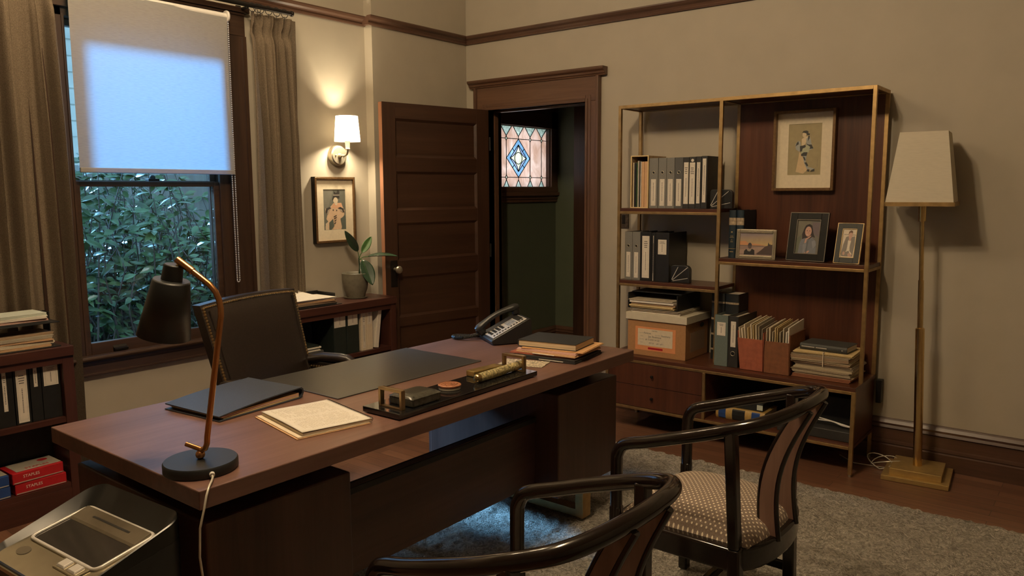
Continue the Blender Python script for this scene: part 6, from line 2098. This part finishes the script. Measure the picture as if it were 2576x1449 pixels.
o = MB().grid(lambda u, v: (-0.085 + 0.20 * u, -0.165 + 0.34 * v, 0.001 + 0.045 * (1 - u) * math.sin(PI * min(1, v * 1.05)) ** 2), 10, 14).build('paper_sheet', 'white', None, smooth=True, solid=0.0012)
o.location = (-4.0, 2.95, 0.8425)
tag(o, 'curled white sheet topmost in the tray beside the plant', 'papers')

# plant
PX, PY = -4.045, 3.415
pt = thing('potted_rubber_plant', 'small rubber plant with four leaves in a grey green pot', 'potted plant', (PX, PY, 0.7923))
MB().lathe([(0.0, 0.0), (0.055, 0.0), (0.058, 0.006), (0.078, 0.06), (0.088, 0.12), (0.089, 0.165), (0.085, 0.168), (0.081, 0.164), (0.080, 0.150), (0.0, 0.150)], (0, 0, 0), 40, cap=False).build('pot', 'pot', pt, smooth=True, angle=50)
MB().lathe([(0.060, 0.0005), (0.075, 0.0008), (0.078, 0.006), (0.073, 0.006), (0.0, 0.003)], (0, 0, 0), 32).build('saucer', 'pot', pt, smooth=True)
MB().lathe([(0.0795, 0.151), (0.0, 0.155)], (0, 0, 0), 24, cap=False).build('soil', 'soil', pt)


def rleaf(base, tip, wd, nrm, fold, m_, stem_from, droop=0.0):
    b, t_ = Vector(base), Vector(tip)
    d = t_ - b
    ln = d.length
    d.normalize()
    s = d.cross(Vector(nrm)).normalized()
    n__ = s.cross(d)

    def fn(u, v):
        w_ = wd * 0.5 * (math.sin(PI * min(1, v ** 0.85)) ** 0.7 if 0 < v < 1 else 0.0)
        a_ = u * 2 - 1
        c_ = b + d * ln * v - n__ * droop * v * v
        return c_ + s * w_ * a_ * math.cos(fold) + n__ * w_ * abs(a_) * math.sin(fold)
    lo = MB().grid(fn, 10, 18).build('leaf', m_, pt, smooth=True, angle=180)
    md = lo.modifiers.new('solid', 'SOLIDIFY')
    md.thickness = 0.0012
    q = MB()
    q.tube([Vector(stem_from), (Vector(stem_from) + b) / 2 + Vector((0, 0, 0.006)), b + d * 0.004], 0.0026, 8)
    q.tube([b + d * ln * k / 8 - n__ * (droop * (k / 8) ** 2 + 0.0008) for k in range(9)], [0.0022 - 0.0002 * k for k in range(9)], 6)
    q.build('leaf_stalk', 'leafl', lo, smooth=True)


MB().tube([(0.005, 0.03, 0.15), (0.006, 0.035, 0.20), (0.004, 0.032, 0.255), (0.006, 0.033, 0.275)], [0.006, 0.005, 0.004, 0.003], 10).build('stem', 'leafd', pt, smooth=True)
rleaf((0.01, 0.020, 0.31), (0.02, -0.095, 0.455), 0.062, (0.8, -0.5, -0.1), 0.45, 'leafd', (0.005, 0.033, 0.26))
rleaf((0.02, 0.045, 0.30), (0.03, 0.125, 0.405), 0.055, (0.85, -0.45, 0.1), 0.25, 'leafl', (0.005, 0.033, 0.26))
rleaf((0.055, 0.065, 0.275), (0.20, 0.205, 0.285), 0.085, (0.15, -0.1, 1), 0.35, 'leafd', (0.006, 0.033, 0.255), 0.012)
rleaf((0.05, 0.022, 0.255), (0.115, 0.045, 0.085), 0.10, (0.9, -0.35, 0.35), 0.35, 'leafd', (0.006, 0.033, 0.25), -0.01)

# ================================================================== paper shredder
sh = thing('paper_shredder', 'black paper shredder with glossy champagne top below the lamp end of the desk', 'paper shredder', (-2.06, 0.815, 0.0), math.radians(3.5))
w_, d_ = 0.212, 0.155
H0, H1 = 0.573, 0.632


def rr_poly(hw_, hd_, r, n__=6, cy_off=0.0):
    pts = []
    for cx_, cy_, a0 in ((hw_ - r, hd_ - r, 0), (-hw_ + r, hd_ - r, PI / 2), (-hw_ + r, -hd_ + r, PI), (hw_ - r, -hd_ + r, 3 * PI / 2)):
        for k in range(n__ + 1):
            a = a0 + PI / 2 * k / n__
            pts.append((cx_ + r * math.cos(a), cy_ + r * math.sin(a) + cy_off))
    return pts


def topz(y):
    return H0 + (H1 - H0) * (y + d_) / (2 * d_)


def slab(mb, poly, zlo, zhi, mi=0):
    n__ = len(poly)
    lo = [(a, b, zlo(b)) for a, b in poly]
    hi = [(a, b, zhi(b)) for a, b in poly]
    mb.add(lo + hi, [tuple(reversed(range(n__))), tuple(range(n__, 2 * n__))] + [(i, (i + 1) % n__, n__ + (i + 1) % n__, n__ + i) for i in range(n__)], mi)


def onface(x, y, d=0.0):
    return (x, y, topz(y) + d)


q = MB()
slab(q, rr_poly(w_ - 0.02, d_ - 0.02, 0.05), lambda y: 0.002, lambda y: 0.42)
q.build('bin', 'black', sh, bevel=0.006, smooth=True)
q = MB()
slab(q, rr_poly(w_, d_, 0.05), lambda y: 0.42, lambda y: topz(y) - 0.010)
q.build('head_housing', 'black', sh, bevel=0.004, smooth=True)
# raised hood along the back and the left side, falling to nothing at the front
outer = rr_poly(w_, d_, 0.05, 10)
inner = rr_poly(w_ - 0.026, d_ - 0.030, 0.035, 10, -0.018)


def hood(x, y):
    b = max(0.0, min(1.0, (y + d_) / (2 * d_)))
    return 0.040 * b ** 0.8


n__ = len(outer)
vs = [(a, b, topz(b) - 0.012) for a, b in outer] + [(a, b, topz(b) + hood(a, b)) for a, b in outer] + [(a * .985, b * .985, topz(b) + hood(a, b) + 0.002) for a, b in outer] + [(a, b, topz(b) - 0.002) for a, b in inner]
fs = []
for k in range(3):
    for i in range(n__):
        j = (i + 1) % n__
        fs.append((k * n__ + i, k * n__ + j, (k + 1) * n__ + j, (k + 1) * n__ + i))
q = MB()
q.add(vs, fs)
q.build('hood', 'hoodblk', sh, smooth=True, angle=45)
deck = [(a, b) for a, b in rr_poly(w_ - 0.022, d_ - 0.020, 0.035, 8, -0.022)]
q = MB()
slab(q, deck, lambda y: topz(y) - 0.014, lambda y: topz(y) - 0.0008)
q.build('deck', 'champ', sh, bevel=0.002, smooth=True)
x0, x1, y0, y1, r_ = -0.172, 0.160, -0.058, 0.100, 0.018
path = []
for cx_, cy_, a0 in ((x1 - r_, y1 - r_, 0), (x0 + r_, y1 - r_, PI / 2), (x0 + r_, y0 + r_, PI), (x1 - r_, y0 + r_, 3 * PI / 2)):
    for k in range(6):
        a = a0 + PI / 2 * k / 5
        path.append((cx_ + r_ * math.cos(a), cy_ + r_ * math.sin(a)))
MB().tube([onface(a, b, 0.0025) for a, b in path + path[:2]], 0.0048, 10).build('window_bezel', 'silver', sh, smooth=True)
q = MB()
q.add([onface(a, b, 0.0012) for a, b in path], [tuple(range(len(path)))])
q.build('window_panel', 'smoke', sh)
q = MB()
q.hexa([onface(x0 + .006, 0.040, 0.0012), onface(x1 - .006, 0.040, 0.0012), onface(x1 - .006, 0.094, 0.0012), onface(x0 + .006, 0.094, 0.0012)], [onface(x0 + .008, 0.046, 0.007), onface(x1 - .008, 0.046, 0.007), onface(x1 - .008, 0.093, 0.012), onface(x0 + .008, 0.093, 0.012)])
q.build('feed_throat', 'champ2', sh, bevel=0.002)
q = MB()
q.hexa([onface(-0.09, 0.066, 0.005), onface(0.09, 0.066, 0.005), onface(0.09, 0.072, 0.005), onface(-0.09, 0.072, 0.005)], [onface(-0.09, 0.066, 0.0098), onface(0.09, 0.066, 0.0098), onface(0.09, 0.072, 0.0104), onface(-0.09, 0.072, 0.0104)])
q.build('feed_slot', 'blackb', sh)
q = MB()
q.hexa([onface(0.030, -0.098, 0.0), onface(0.140, -0.098, 0.0), onface(0.145, -0.058, 0.0), onface(0.025, -0.058, 0.0)], [onface(0.032, -0.096, 0.004), onface(0.138, -0.096, 0.004), onface(0.143, -0.06, 0.004), onface(0.027, -0.06, 0.004)])
bp2 = q.build('button_plate', 'champ', sh, bevel=0.0015)
for x in (0.040, 0.092):
    q = MB()
    q.hexa([onface(x, -0.092, 0.004), onface(x + 0.036, -0.092, 0.004), onface(x + 0.036, -0.064, 0.004), onface(x, -0.064, 0.004)], [onface(x + .003, -0.089, 0.009), onface(x + 0.033, -0.089, 0.009), onface(x + 0.033, -0.067, 0.009), onface(x + .003, -0.067, 0.009)])
    q.build('push_button', 'silver', bp2, bevel=0.001)
q = MB()
q.add([onface(-0.125 + 0.024 * math.cos(a), -0.095 + 0.016 * math.sin(a), 0.0004) for a in [2 * PI * k / 20 for k in range(20)]], [tuple(range(20))])
q.build('round_badge', 'champ2', sh)
